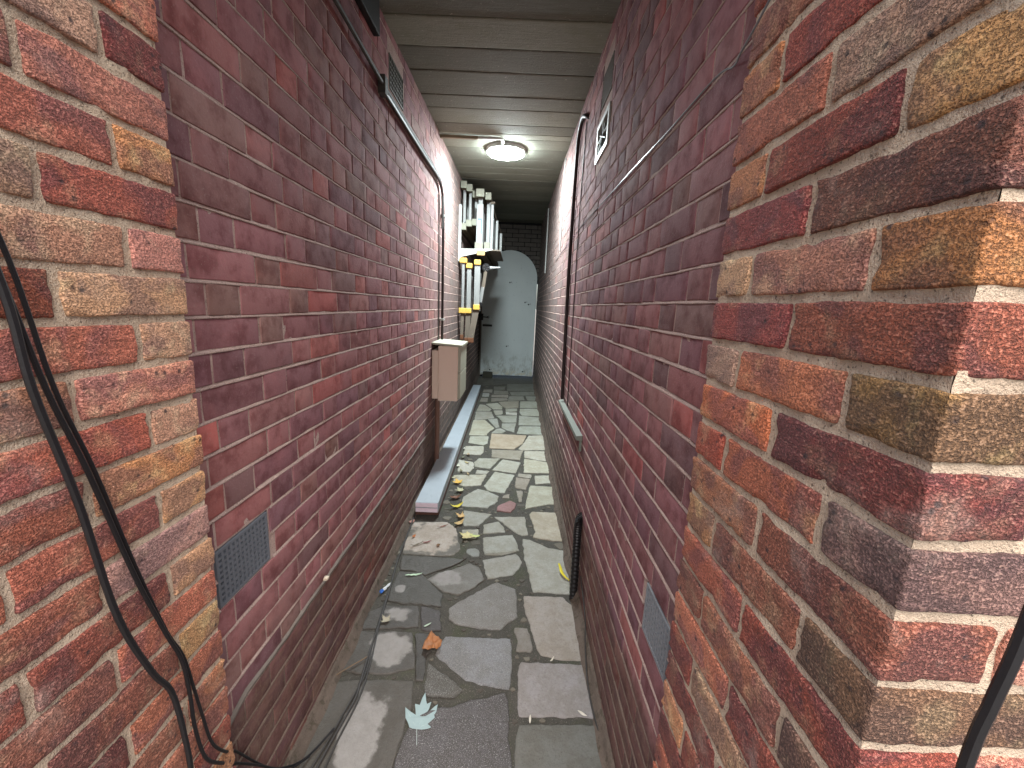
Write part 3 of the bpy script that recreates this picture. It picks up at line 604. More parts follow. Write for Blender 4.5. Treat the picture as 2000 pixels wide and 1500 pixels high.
def front(side):
    X = -.62 if side < 0 else .366; s = 1 if side < 0 else -1
    t = empty('brick_pier', (X, .336, 0), 'rough orange and tan brick pier at the left mouth of the passage, behind cables' if side < 0 else 'rough red and ochre brick pier at the right mouth of the passage', 'wall')
    def pinv(o): o.matrix_parent_inverse = Matrix.Translation(-Vector(t.location)); return o
    # mortar faces: return face (towards passage), end face, front face
    def sheet(origin, u, v, nu, nv, nrm, name='mortar_core'):
        V = []; F = []
        for i in range(nu+1):
            for j in range(nv+1):
                p = Vector(origin)+Vector(u)*(i/nu)+Vector(v)*(j/nv); q = p*60
                V.append(p+Vector(nrm)*(noise.noise(q)*.0022+noise.noise(p*20)*.0016))
        for i in range(nu):
            for j in range(nv):
                a = i*(nv+1)+j; F.append((a, a+nv+1, a+nv+2, a+1))
        me = mesh(name, V, F, True)
        if me.polygons[0].normal.dot(Vector(nrm)) < 0: me.flip_normals()
        return pinv(link(name, me, M_MORT_O, t))
    e = .0058
    sheet((X-s*e, .336+e, -.1), (0, .44-2*e, 0), (0, 0, 3.0), 44, 260, (s, 0, 0))
    sheet((X-s*e, .776-e, -.1), (-s*.12, 0, 0), (0, 0, 3.0), 10, 200, (0, 1, 0))
    sheet((X-s*e, .336+e, -.1), (-s*1.5, 0, 0), (0, 0, 3.3), 120, 220, (0, -1, 0))
    mb = MB(); xa, xb = sorted((X-s*.015, X-s*2.6)); mb.box(xa, xb, .352, .70, -.1, 3.3); pinv(mb.build('wall_core', M_MORT_O, t, loc=(0, 0, 0)))
    def put(cx, cy, z, alongY, col, full=1.0, k=1.0):
        o = pinv(link('brick', random.choice(RB), None, t)); o.location = (cx+random.uniform(-.0012, .0012), cy+random.uniform(-.0012, .0012), z+random.uniform(-.001, .001))
        o.rotation_euler = (random.choice((0, PI))+random.uniform(-.007, .007), random.uniform(-.006, .006), (PI/2 if alongY else 0)+random.choice((0, PI))+random.uniform(-.005, .005))
        o.scale = (full, 1, 1); c = desat(lin(col), .10); o.color = jit((min(.8, c[0]*k*1.74), c[1]*k*1.50, c[2]*k*1.44), .05); return o
    n = 0; fld = MB()
    for k in range(-12, 27):
        z = zj(k)-.0375
        if z < -.03 or z > 3.05: continue
        P = (LEFTC if side < 0 else RIGHTC).get(k); rnd = lambda: random.choice(RPAL)
        c = list(P) if P else [rnd(), rnd(), rnd()]
        if side < 0 and P: c = [c[0], c[1], rnd()]
        fc = FRONTC.get(k, rnd()) if side > 0 else rnd()
        if k % 2:   # two stretchers along the return
            put(X-s*.0512, .776-.1075, z, True, c[0]); cc = put(X-s*.0512, .336+.1075, z, True, c[2] if side > 0 and False else c[1])
            x = X-s*(.1025+.01); L0 = .215
        else:
            put(X-s*.1075, .776-.0512, z, False, c[0]); put(X-s*.0512, .776-.1125-.1075, z, True, c[1]); put(X-s*.1075, .336+.0512, z, False, c[2])
            x = X-s*(.215+.01); L0 = .215
        # front face going outwards
        while abs(x-X) < 2.3:
            cx = x-s*.1075
            if abs(cx-X) < .75: put(cx, .336+.0512, z, False, fc)
            else:
                V, F = rbox(.1075, .05, .0325, .004, 0, 0, 0); q = rnd(); cl = lin(q); fld.add([Vector((cx, .387, z))+v+noise.noise_vector(v*50+Vector((cx*9, z*9, 1)))*.0015 for v in V], F, jit((cl[0]*.86, cl[1]*.86, cl[2]*.86), .1))
            x -= s*.225; fc = rnd()
    f = fld.build('brick_field', M_RUST_S, t, True); f['kind'] = 'stuff'
    return t
front(-1); front(1)
# ================================================================ CEILING
ce = empty('ceiling', (-.15, 4, CEIL), kind='structure')
joints = [.33, .58, .84, 1.10, 1.36, 1.62, 1.89, 2.184, 2.429, 2.663, 2.959, 3.149, 3.414, 3.587, 3.698, 3.930, 4.226, 4.486, 4.70, 4.95, 5.19, 5.44, 5.68, 5.94, 6.18, 6.44, 6.68, 6.93, 7.18, 7.42, 7.66, 7.9]
for i in range(len(joints)-1):
    a, b = joints[i], joints[i+1]; mb = MB(); V = []; F = []; nx, ny = 40, 6; st = random.uniform(-.0012, .0012); ti = random.uniform(-.002, .002)
    for j in range(ny+1):
        for k in range(nx+1):
            x = -.80+1.32*k/nx; g = .0038
            ed = noise.noise(Vector((x*7, i*2.3, 0 if j == 0 else 9)))*.004+noise.noise(Vector((x*30, i*2.3, 0 if j == 0 else 9)))*.0018 if j in (0, ny) else 0
            fr = (0, .015, .05, .5, .95, .985, 1)[j]; y = a+g+(b-a-2*g)*fr+ed; z = cz(y)+st+ti*(fr-.5)+noise.noise(Vector((x*3, y*5, i)))*.0008+(.0015 if j in (0, ny) else 0)
            V.append((x, y, z))
    for j in range(ny):
        for k in range(nx): q = j*(nx+1)+k; F.append((q, q+nx+1, q+nx+2, q+1))
    nb = len(V)
    for row, dirn in ((0, 1), (ny, -1)):
        base = row*(nx+1); s0 = len(V)
        for k in range(nx+1): v = V[base+k]; V.append((v[0], v[1]-(.002 if row == 0 else -.002), v[2]+.022))
        b2 = len(V); V += [V[base+k] for k in range(nx+1)]
        for k in range(nx): F.append((b2+k, b2+k+1, s0+k+1, s0+k) if row == 0 else (b2+k+1, b2+k, s0+k, s0+k+1))
    o = link('ceiling_board', mesh('ceiling_board', V, F, True), M_BOARD, ce); o.matrix_parent_inverse = Matrix.Translation(-Vector(ce.location))
    g = random.uniform(.82, 1.08); o.color = rgb((150*g, 154*g, 141*g), .92)
mb = MB(); mb.add([(x, y, cz(y)+dz) for x in (-2.8, 2.5) for y in (.34, 8.1) for dz in (.03, .45)], [(0, 1, 3, 2), (4, 6, 7, 5), (0, 4, 5, 1), (2, 3, 7, 6), (0, 2, 6, 4), (1, 5, 7, 3)])
tag(mb.build('light_block_slab', simple('dark_slab', (50, 47, 42), .95, k=.8)), kind='structure')  # unseen slab added over the ceiling to block sky light
# ================================================================ END WALL AND DOOR
DY = 7.665; dx0, dx1 = -.637, .356; cxd = (dx0+dx1)/2; Rd = (dx1-dx0)/2; zb = .262; zs_ = 2.57-Rd
ew = empty('end_wall', (0, DY+.05, .2), 'dark brick end wall rising above the arched door', 'wall')
def arch(r, n=18, zc=zs_): return [(cxd+r*math.cos(PI*i/n), zc+r*math.sin(PI*i/n)) for i in range(n+1)]
mb = MB(); ar = arch(Rd-.03)
for i in range(len(ar)-1):
    (xa, za), (xb, zb2) = ar[i], ar[i+1]
    mb.add([(xa, y, za) for y in (DY+.06, DY+.16)]+[(xb, y, zb2) for y in (DY+.06, DY+.16)]+[(xb, y, 3.3) for y in (DY+.06, DY+.16)]+[(xa, y, 3.3) for y in (DY+.06, DY+.16)], [(0, 2, 4, 6), (1, 7, 5, 3), (0, 1, 3, 2)])
mb.box(XL-.02, cxd-Rd+.03, DY+.06, DY+.16, .1, 3.3); mb.box(.378, XR+.02, DY+.06, DY+.16, .1, 3.3); mb.box(cxd+Rd-.03, .378, DY+.06, DY+.16, 2.0, 3.3)
o = mb.build('mortar_core', simple('shaded_mortar', (34, 31, 32), .95, k=.6), ew)  # shade at the far end put into the mortar colour
EB = brick_mesh('end_brick', .215, .06, .065, M_PLUM, 3, 1, 1, .004, .0012, 71)
for k in range(-14, 27):
    z = zj(k)-.0375; x = XL+(0 if k % 2 else -.11)
    while x < XR:
        a, b = max(x, XL), min(x+.215, XR); x += .225
        if b-a < .04 or z > 3.1 or z < .26: continue
        def inopen(px): return (abs(px-cxd) < Rd-.03 and z < zs_+.03) or ((px-cxd)**2+(z-zs_)**2 < (Rd-.0)**2 and z >= zs_)
        if inopen(a) and inopen(b) and inopen((a+b)/2): continue
        if inopen(a): 
            while inopen(a) and a < b: a += .01
        if inopen(b):
            while inopen(b) and b > a: b -= .01
        if b > .30 and z < 2.1: a = max(a, .380)
        if b-a < .008: continue
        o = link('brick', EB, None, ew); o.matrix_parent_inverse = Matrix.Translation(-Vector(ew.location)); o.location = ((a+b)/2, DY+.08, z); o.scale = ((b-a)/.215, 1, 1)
        c = lin(random.choice(PLUM)); o.color = jit((c[0]*.10, c[1]*.13, c[2]*.12), .15)  # brick colours cut down to paint in the shade above the door
dm = N('door_paint', .55); w = dm.coord('world'); sp = dm.n('SeparateXYZ'); dm.L.new(w, sp.inputs[0])
c = dm.mix(dm.noise(w, 2.2, 4, .6), rgb((184, 193, 193)), rgb((200, 208, 206)))
lowm = dm.ramp(dm.math('ADD', sp.outputs[2], dm.math('MULTIPLY', dm.noise(w, 9, 5, .7), -.35)), .25, .62, 1, 0)
c = dm.mix(dm.math('MULTIPLY', dm.math('MULTIPLY', lowm, .55), dm.ramp(dm.noise(dm.coord('world', scale=(1, 1, .5)), 16, 5, .75), .42, .66)), c, rgb((104, 98, 76)))
c = dm.mix(dm.ramp(dm.noise(w, 26, 5, .7), .62, .70, 0, .5), c, rgb((100, 108, 104)))
c = dm.mix(dm.math('MULTIPLY', dm.ramp(sp.outputs[2], .30, .42, 1, 0), dm.ramp(dm.noise(w, 21, 3), .45, .6)), c, rgb((190, 186, 168)))
M_DOOR = dm.fin(c, dm.bump(dm.noise(w, 60, 4, .6), .25, .003))
door = empty('arched_door', (cxd, DY, zb), 'pale grey-green arched door closing the far end of the passage', 'door')
poly = [(dx0, zb+.012), (dx1, zb+.012)]+arch(Rd)
mb = MB(); mb.prism(poly, DY-.005, DY+.035, 'y'); mb.build('door_panel', M_DOOR, door)
M_BLK = simple('black_iron', (24, 24, 26), .45, .3, .2, 50)
M_CHR = simple('chrome', (200, 205, 205), .2, 1, .05, 30)
mb = MB(); mb.bbox(-.62, -.44, DY-.018, DY-.004, 1.185, 1.225, .003); mb.build('hinge_bar', M_BLK, door)
mb = MB(); mb.tube([(-.645, DY-.02, 1.36), (-.53, DY-.05, 1.355)], .010); mb.tube([(-.535, DY-.045, 1.358), (-.50, DY-.055, 1.358), (-.485, DY-.06, 1.358)], [.016, .034, .006], 12); mb.build('door_knob', M_CHR, door, True)
mb = MB(); mb.box(-.66, -.61, DY-.03, DY-.005, 1.30, 1.42); mb.build('latch_plate', M_BLK, door)
for (x, z) in ((-.14, 2.0), (.155, 1.655), (.22, 1.62), (-.155, .83), (.17, .36), (-.46, .37)):
    mb = MB(); mb.tube([(x, DY-.006, z), (x, DY-.014, z)], [.014, .009], 8); mb.tube([(x+.03, DY-.006, z+.008), (x+.03, DY-.012, z+.008)], [.008, .006], 8); mb.build('bolt_head', M_BLK, door)
mb = MB(); mb.bbox(-.665, -.640, DY-.02, DY+.05, .25, 2.35, .003); mb.build('door_post', simple('post_paint', (120, 110, 100), .7, k=.7), door)
mb = MB(); V, F = rbox(.09, .05, .055, .006, 3, 2, 2); mb.add([v+Vector((-.49, DY-.085, fz(DY)+.055))+noise.noise_vector(v*30)*.004 for v in V], F)
tag(mb.build('doorstop_block', simple('dirty_block', (62, 60, 50), .95, 0, .3, 40, .8), smooth=True), 'small dark dirty concrete block standing against the foot of the door', 'block')
# ================================================================ CEILING LAMP
ly = 3.93; lx = -.155; lz = cz(ly)
lp = empty('ceiling_lamp', (lx, ly, lz), 'round white bulkhead lamp, lit, on the ceiling', 'lamp')
M_WPL = simple('white_plastic', (180, 182, 178), .45, 0, .06, 30, k=.85)
def disc(prof, n=48):
    V = []; F = []
    for (r, z) in prof:
        for i in range(n): V.append((lx+r*math.cos(2*PI*i/n), ly+r*math.sin(2*PI*i/n), lz+.03*r*math.sin(2*PI*i/n)+z))
    for j in range(len(prof)-1):
        for i in range(n): F.append((j*n+i, j*n+(i+1) % n, (j+1)*n+(i+1) % n, (j+1)*n+i))
    F.append(tuple(range((len(prof)-1)*n, len(prof)*n))); return V, F
mb = MB(); mb.add(*disc([(.168, .004), (.172, -.012), (.172, -.030), (.163, -.036), (.150, -.036)])); mb.build('lamp_base', M_WPL, lp, True)
em = D.materials.new('lamp_glow'); em.use_nodes = True; nt = em.node_tree; pb = nt.nodes['Principled BSDF']
pb.inputs['Base Color'].default_value = (.9, .9, .88, 1); pb.inputs['Emission Color'].default_value = (.86, .97, 1.0, 1); pb.inputs['Emission Strength'].default_value = LAMP_STRENGTH
mb = MB(); mb.add(*disc([(.160, -.0365), (.160, -.044), (.152, -.050), (.125, -.054), (.08, -.057), (.03, -.058)])); mb.build('lamp_diffuser', em, lp, True)
mb = MB(); z = lambda y: cz(y)-.014
mb.tube(spline([(lx-.02, ly-.13, z(ly-.13)-.004), (lx-.02, ly-.22, z(ly-.2)), (lx-.03, ly-.27, z(ly-.3)), (lx-.06, ly-.285, z(ly-.3)), (lx-.24, ly-.285, z(ly-.3))]), .011, 8); cd = mb.build('conduit', M_WPL, lp, True)
mb = MB(); mb.bbox(XL, lx-.22, ly-.300, ly-.272, cz(3.63)-.030, cz(3.63)-.008, .002); mb.build('trunking', simple('aged_trunking', (150, 138, 112), .6, 0, .15, 30, k=.7), lp)
# ================================================================ METER BOX
bx0, bx1, by0, by1, bz0, bz1 = XL, -.446, 3.36, 3.76, .758, 1.245
M_BOX = simple('box_tan', (240, 216, 198), .55, 0, .06, 25, .15, k=1.0); M_CRM = simple('box_cream', (196, 196, 176), .5, 0, .08, 25, .1, k=.75)
bx = empty('meter_box', (bx0, by0, bz0), 'tan and cream meter box fixed low on the left wall', 'meter box')
mb = MB(); mb.bbox(bx0+.055, bx1-.022, by0, by1, bz0, bz1-.02, .004); mb.build('box_body', M_BOX, bx)
mb = MB(); mb.bbox(bx0+.002, bx0+.054, by0+.002, by1-.01, bz0+.015, bz1-.06, .003); mb.build('back_frame', M_BOX, bx)
mb = MB(); mb.bbox(bx1-.0215, bx1, by0+.003, by1, bz0+.02, 1.00, .003); mb.build('lower_door', M_CRM, bx)
mb = MB(); mb.bbox(bx1-.0215, bx1, by0+.003, by1, 1.006, bz1-.022, .003); mb.build('upper_door', M_CRM, bx)
mb = MB(); mb.add([(bx0+.002, by0-.008, bz1-.010), (bx1+.010, by0-.008, bz1-.026), (bx1+.010, by1+.01, bz1-.026), (bx0+.002, by1+.01, bz1-.010), (bx0+.002, by0-.008, bz1+.006), (bx1+.010, by0-.008, bz1-.008), (bx1+.010, by1+.01, bz1-.008), (bx0+.002, by1+.01, bz1+.006)], [(3, 2, 1, 0), (4, 5, 6, 7), (0, 1, 5, 4), (1, 2, 6, 5), (2, 3, 7, 6), (3, 0, 4, 7)]); mb.build('box_lid', M_CRM, bx)
mb = MB(); mb.tube([(-.652, 3.44, .76), (-.652, 3.44, .5), (-.655, 3.44, .11)], .021, 12); mb.build('service_pipe', simple('pipe_brown', (136, 100, 86), .6, k=.8), bx, True)
mb = MB(); mb.tube([(-.66, 3.52, .74), (-.664, 3.53, .62)], .007, 6); mb.build('cable_tail', M_BLK, bx, True)
# ================================================================ BOARDS ON THE FLOOR
def boardset(z0, z1, c_top, name, label, sh=0):
    t = empty(name, (-.58, 2.66, .09), label, 'board', None)
    V = []; 
    pts = [(-.652, 2.655), (-.493+sh, 2.66), (-.522+sh, 6.46), (-.640, 6.46)]; yy = .03
    for h in (z0, z1):
        for (x, y) in pts: V.append((x, y, fz(y)+h))
    mb = MB(); mb.add(V, [(3, 2, 1, 0), (4, 5, 6, 7), (1, 2, 6, 5), (2, 3, 7, 6), (3, 0, 4, 7), (0, 1, 5, 4)]); return mb, t
wm = N('blue_grey_film', .5); v = wm.coord('world'); cc = wm.mix(wm.noise(v, 8, 5, .6), rgb((148, 158, 166)), rgb((166, 174, 180)))
cc = wm.mix(wm.ramp(wm.noise(wm.coord('world', scale=(1, .2, 1)), 60, 4, .7), .55, .7, 0, .3), cc, rgb((120, 130, 138))); M_FILM = wm.fin(cc)
wm = N('pink_board_core', .8); v = wm.coord('world', scale=(1, 1, 6)); cc = wm.mix(wm.noise(v, 35, 5, .7), rgb((184, 164, 180)), rgb((238, 224, 234)))
M_PINK = wm.fin(cc, wm.bump(wm.noise(v, 60, 3), .4, .002))
for z0, z1, nm, lb, sh in ((.010, .030, 'long_board', 'dark brown bottom board under the pink-ended stack along the left wall', .004), (.032, .066, 'long_board', 'lower pink-ended board of the stack along the left wall', 0), (.069, .104, 'long_board', 'top board with blue-grey face, lying on the stack by the left wall', .001)):
    m_, t = boardset(z0, z1, None, nm, lb, sh); 
    body = m_.build('board', simple('wet_board', (92, 60, 50), .8, k=.7) if z0 < .02 else M_FILM, t); 
    if z0 > .02:
        mb = MB(); mb.box(-.650, -.495, 2.652, 2.6545, z0+.0795+.002, z1+.0795-.002); mb.build('end_grain', M_PINK, t)
# ================================================================ AIR BRICKS / VENTS
def grille(name, plane_x, sgn, y0, y1, z0, z1, ny, nz, mat, label, cat='vent', bar=.38, depth=.012, proud=.0008, back=(20, 20, 24), rim=.008):
    t = empty(name, (plane_x, y0, z0), label, cat)
    xs = plane_x+sgn*proud; xb = xs-sgn*depth; mb = MB(); V = []; F = []
    mb.box(min(xs, xb), max(xs, xb), y0, y0+rim, z0, z1); mb.box(min(xs, xb), max(xs, xb), y1-rim, y1, z0, z1)
    mb.box(min(xs, xb), max(xs, xb), y0+rim, y1-rim, z0, z0+rim); mb.box(min(xs, xb), max(xs, xb), y0+rim, y1-rim, z1-rim, z1)
    mb.build('grille_frame', mat, t)
    mb = MB(); py = (y1-y0-2*rim)/ny; pz = (z1-z0-2*rim)/nz; e = .0006
    for i in range(1, ny):
        c = y0+rim+py*i; mb.box(min(xs-sgn*e, xb), max(xs-sgn*e, xb), c-py*bar/2, c+py*bar/2, z0+rim, z1-rim)
    mb.build('grille_bar', mat, t)
    mb = MB()
    for j in range(1, nz):
        c = z0+rim+pz*j; mb.box(min(xs-sgn*e*2, xb+sgn*.001), max(xs-sgn*e*2, xb+sgn*.001), y0+rim, y1-rim, c-pz*bar/2, c+pz*bar/2)
    mb.build('grille_rail', mat, t)
    mb = MB(); xk = xs-sgn*(depth+.0005); mb.box(min(xk, xk-sgn*.001), max(xk, xk-sgn*.001), y0, y1, z0, z1); mb.build('dark_back', simple('void', back, .9, k=.5), t)
    return t
M_GRI = simple('blue_grey_iron', (122, 127, 136), .55, .2, .2, 60, .3, k=.85)
M_GRI2 = simple('grey_iron', (150, 154, 160), .55, .2, .2, 60, .3, k=.85)
grille('air_vent', XL, 1, 0.862, 1.064, .817, .9655, 12, 9, M_GRI, 'blue-grey perforated air vent low on the left wall beside the brick pier', bar=.45)
grille('air_vent', XR, -1, 0.826, .996, .702, .844, 10, 8, M_GRI2, 'pale grey perforated air vent low on the right wall beside the pier', bar=.45)
grille('wall_vent', XL, 1, 2.285, 2.535, 2.63, 2.785, 9, 6, simple('old_vent', (92, 88, 76), .7, .2, .3, 60), 'dirty broken mesh vent high on the left wall above the conduit', bar=.22)
grille('air_vent', XR, -1, 2.095, 2.325, 2.58, 2.73, 12, 8, simple('clay_vent', (92, 80, 68), .9, 0, .3, 60), 'brown clay air vent high on the right wall above the white-framed vent', bar=.5)
t = grille('wall_vent', XR, -1, 2.075, 2.365, 2.335, 2.515, 2, 2, M_WPL, 'square white-framed open vent high on the right wall', bar=.05, depth=.02, proud=.006, rim=.024)
mb = MB()
for (a, b) in (((2.12, 2.38), (2.27, 2.44)), ((2.2, 2.36), (2.23, 2.47)), ((2.14, 2.45), (2.3, 2.37))): mb.tube([(XR-.006, a[0], a[1]), (XR-.004, b[0], b[1])], .003, 5)
mb.build('bent_slat', M_BLK, t)
mb = MB(); mb.bbox(XL, XL+.03, 1.83, 2.055, 2.722, cz(1.9)-.002, .003); tag(mb.build('dark_box', simple('box_black', (10, 10, 11), .6, k=.4)), 'black box high on the left wall under the ceiling', 'box')  # plain black box set on the wall under the ceiling
# ================================================================ PIPES AND CABLES
M_GAL = simple('galvanised', (92, 90, 86), .7, .0, .3, 60, k=.6); M_DPIPE = simple('dark_brown_pipe', (44, 30, 28), .55, 0, .2, 50)
t = empty('conduit_run', (XL, 1.6, 2.56), 'long metal conduit along the upper left wall bending down to the meter box', 'conduit')
mb = MB(); mb.tube([(XL+.022, .8, 2.60), (XL+.022, 1.6, 2.575), (XL+.022, 2.12, 2.56)], .009, 8); mb.tube(spline([(XL+.022, 2.12, 2.56), (XL+.022, 3.0, 2.565), (XL+.022, 3.45, 2.57), (XL+.022, 3.60, 2.54), (XL+.022, 3.655, 2.44), (XL+.022, 3.66, 2.2)], 5), .009, 8); mb.build('metal_conduit', M_GAL, t, True)
mb = MB(); mb.tube(spline([(XL+.024, 2.15, 2.535), (XL+.024, 3.0, 2.54), (XL+.024, 3.45, 2.545), (XL+.024, 3.62, 2.50), (XL+.024, 3.69, 2.38), (XL+.024, 3.70, 2.1), (XL+.024, 3.70, 1.24)], 5), .012, 8); mb.build('dark_conduit', M_DPIPE, t, True)
mb = MB(); mb.tube([(XL+.008, 3.56, 2.45), (XL+.008, 3.60, 2.0), (XL+.008, 3.60, 1.2)], .005, 6); mb.build('grey_cable', M_GAL, t, True)
mb = MB(); mb.bbox(XL, XL+.035, 2.10, 2.15, 2.52, 2.60, .004); mb.build('bracket', M_GAL, t)
for z in (2.30, 1.42):
    mb = MB(); mb.bbox(XL, XL+.040, 3.68, 3.725, z, z+.018, .003); mb.build('pipe_clip', M_WPL, t)
t = empty('wall_pipe', (.38, 2.97, .9), 'thin black pipe rising up the right wall and bending in near the ceiling', 'pipe')
mb = MB(); mb.tube(spline([(XR+.02, 2.74, 2.72), (XR-.014, 2.78, 2.745), (XR-.016, 2.92, 2.79), (XR-.016, 3.05, 2.74), (XR-.016, 3.09, 2.6), (XR-.016, 3.11, 2.2), (XR-.016, 3.10, 1.7), (XR-.016, 3.0, .90)], 6), .0135, 10); mb.build('pipe', M_DPIPE, t, True)
mb = MB(); mb.tube([(XR-.005, 2.80, 2.72), (XR-.006, 2.83, 2.2), (XR-.005, 2.80, 1.5), (XR-.005, 2.78, .9)], .0035, 6); mb.build('thin_cable', M_DPIPE, t, True)
# narrow tray
t = None; mb = MB(); 
prof = [(0, .022), (-.034, .018), (-.036, .0), (-.030, -.006), (0, -.010)]; V = []
for y in (2.13, 2.16, 2.6, 3.07):
    for (a, b) in prof: V.append((XR+a, y, .872+.028*(y-2.13)*0-.012*(y-2.13)+b))
F = []
for i in range(3):
    for j in range(4): F.append((i*5+j, (i+1)*5+j, (i+1)*5+j+1, i*5+j+1))
F += [tuple(range(5)), tuple(range(15, 20))[::-1]]; mb.add(V, F); mb.box(XR-.012, XR, 2.14, 2.16, .80, .865)
tag(mb.build('wall_ledge', simple('pale_ledge', (150, 156, 144), .6, 0, .12, 40, k=.6)), 'pale narrow ledge strip along the right wall below the black pipe', 'ledge')
for (y, z0, z1, lb) in ((3.98, 2.10, 2.90, 'nearer of the two thin white upright strips high on the right wall'), (6.0, 2.06, 2.93, 'farther of the two thin white upright strips high on the right wall')):
    mb = MB(); mb.bbox(XR-.014, XR, y-.018 if y > 5 else y-.009, y+.018 if y > 5 else y+.009, z0, z1, .002); tag(mb.build('white_strip', M_WPL), lb, 'strip')
def cable(name, P, r, mat, label, cat='cable', n=6, group=None):
    mb = MB(); mb.tube(spline(P, n), r, 7); return tag(mb.build(name, mat, None, True), label, cat, group)
M_RUB = simple('black_rubber', (22, 21, 26), .55, 0, .3, 80, .3, k=.8)
M_CAB = simple('dusty_cable', (58, 54, 52), .6, 0, .3, 90, .3, k=.8)
cable('wall_cable', [(.45, .318, 2.20), (.372, .320, 2.185), (.354, .345, 2.17), (.356, .5, 2.12), (.357, .68, 2.048), (.357, .74, 2.02), (.360, .785, 2.008), (.384, .86, 2.028), (XR-.004, .95, 2.051), (XR-.004, 1.23, 2.053), (XR-.004, 1.5, 2.062), (XR-.004, 2.2, 2.078), (XR-.004, 2.85, 2.088), (XR-.004, 4.5, 2.06)], .0019, simple('grey_sheath', (120, 122, 126), .35, .1, .1, 40), 'thin grey cable running level across the upper right wall')
# hanging cables, left
hc = [([(-.612, .322, 3.2), (-.606, .328, 2.6), (-.602, .37, 2.1), (-.598, .44, 1.75), (-.598, .478, 1.568), (-.598, .489, 1.444), (-.598, .518, 1.278), (-.598, .545, 1.073), (-.598, .585, .93), (-.598, .618, .845), (-.598, .633, .70), (-.598, .64, .55), (-.58, .68, .30), (-.60, .78, .09), (-.62, .95, .05)], .0048, 'thickest black cable hanging in a sweep down the left pier'),
      ([(-.625, .324, 3.2), (-.618, .328, 2.6), (-.609, .37, 2.1), (-.603, .44, 1.73), (-.603, .479, 1.59), (-.603, .508, 1.44), (-.603, .541, 1.313), (-.603, .585, 1.115), (-.603, .625, .97), (-.603, .650, .887), (-.603, .658, .80), (-.603, .660, .72), (-.603, .675, .627), (-.612, .72, .55), (-.666, .822, .407), (-.668, .909, .282), (-.660, .995, .15), (-.64, 1.10, .05), (-.59, 1.2, .05)], .0035, 'middle black cable hanging down the left pier towards the passage'),
      ([(-.638, .325, 3.2), (-.630, .328, 2.6), (-.615, .38, 2.1), (-.6065, .46, 1.74), (-.6065, .496, 1.60), (-.6065, .520, 1.44), (-.6065, .553, 1.31), (-.6065, .591, 1.13), (-.6065, .630, .97), (-.6065, .658, .887), (-.6065, .672, .80), (-.6065, .684, .72), (-.6065, .70, .63), (-.620, .75, .54), (-.670, .84, .42), (-.671, .92, .27), (-.655, 1.0, .13), (-.63, 1.1, .055)], .0030, 'thinnest black cable hanging down the left pier, closest to the bricks')]
for P, r, lb in hc: cable('hanging_cable', P, r, M_RUB, lb)
cable('hanging_cable', [(.60, .325, 3.2), (.56, .322, 2.7), (.49, .30, 2.1), (.445, .29, 1.75), (.425, .285, 1.52), (.408, .28, 1.338), (.401, .28, 1.273), (.395, .28, 1.205), (.382, .27, 1.0), (.35, .25, .4), (.33, .2, .0)], .0050, M_RUB, 'black cable slanting down in front of the right pier corner')
def fzp(L, h=.007): return [(x, y, fz(y)+h) for x, y in L]
cable('floor_cable', fzp([(-.60, 1.02), (-.585, 1.139), (-.560, 1.30), (-.565, 1.387), (-.578, 1.52), (-.592, 1.737), (-.612, 1.95), (-.632, 2.121), (-.640, 2.3), (-.655, 2.618), (-.668, 2.872)], .01), .0048, M_CAB, 'longest dusty cable lying along the left foot of the path')
cable('floor_cable', fzp([(-.63, 1.0), (-.598, 1.15), (-.575, 1.30), (-.560, 1.42), (-.585, 1.60), (-.603, 1.80), (-.618, 1.92)], .006), .0038, M_CAB, 'second dusty cable crossing the pale dry patch by the left wall')
cable('floor_cable', fzp([(-.57, 1.0), (-.565, 1.15), (-.548, 1.30), (-.552, 1.44), (-.578, 1.62), (-.60, 1.82)], .005), .0036, M_CAB, 'right-hand one of the three dusty cables lying over the dry patch')
cable('twig', fzp([(-.68, 1.40), (-.63, 1.45), (-.575, 1.50)], .012), .0028, simple('twig_bark', (110, 92, 74), .8), 'thin pale twig beside the cables on the left slabs', 'twig')
cable('floor_cable', [(.60, 1.10, .10), (.47, 1.13, .085), (.42, 1.16, .065), (.375, 1.22, .05), (.36, 1.38, .06), (.372, 1.55, .09), (.384, 1.66, .16), (.386, 1.85, .24)], .0032, M_CAB, 'thin black cable curving along the right foot of the path')
t = empty('corrugated_pipe', (.368, 1.925, .06), 'black corrugated pipe standing at the foot of the right wall', 'pipe')
P = spline([(.369, 1.915, .05), (.369, 1.92, .2), (.369, 1.93, .36), (.370, 1.94, .46), (.378, 1.955, .498), (.398, 1.975, .505)], 14); mb = MB(); mb.tube(P, [.0195+(.0022 if i % 2 else -.0012) for i in range(len(P))], 14); mb.build('hose', simple('hose_black', (20, 17, 19), .5, 0, .3, 60), t)
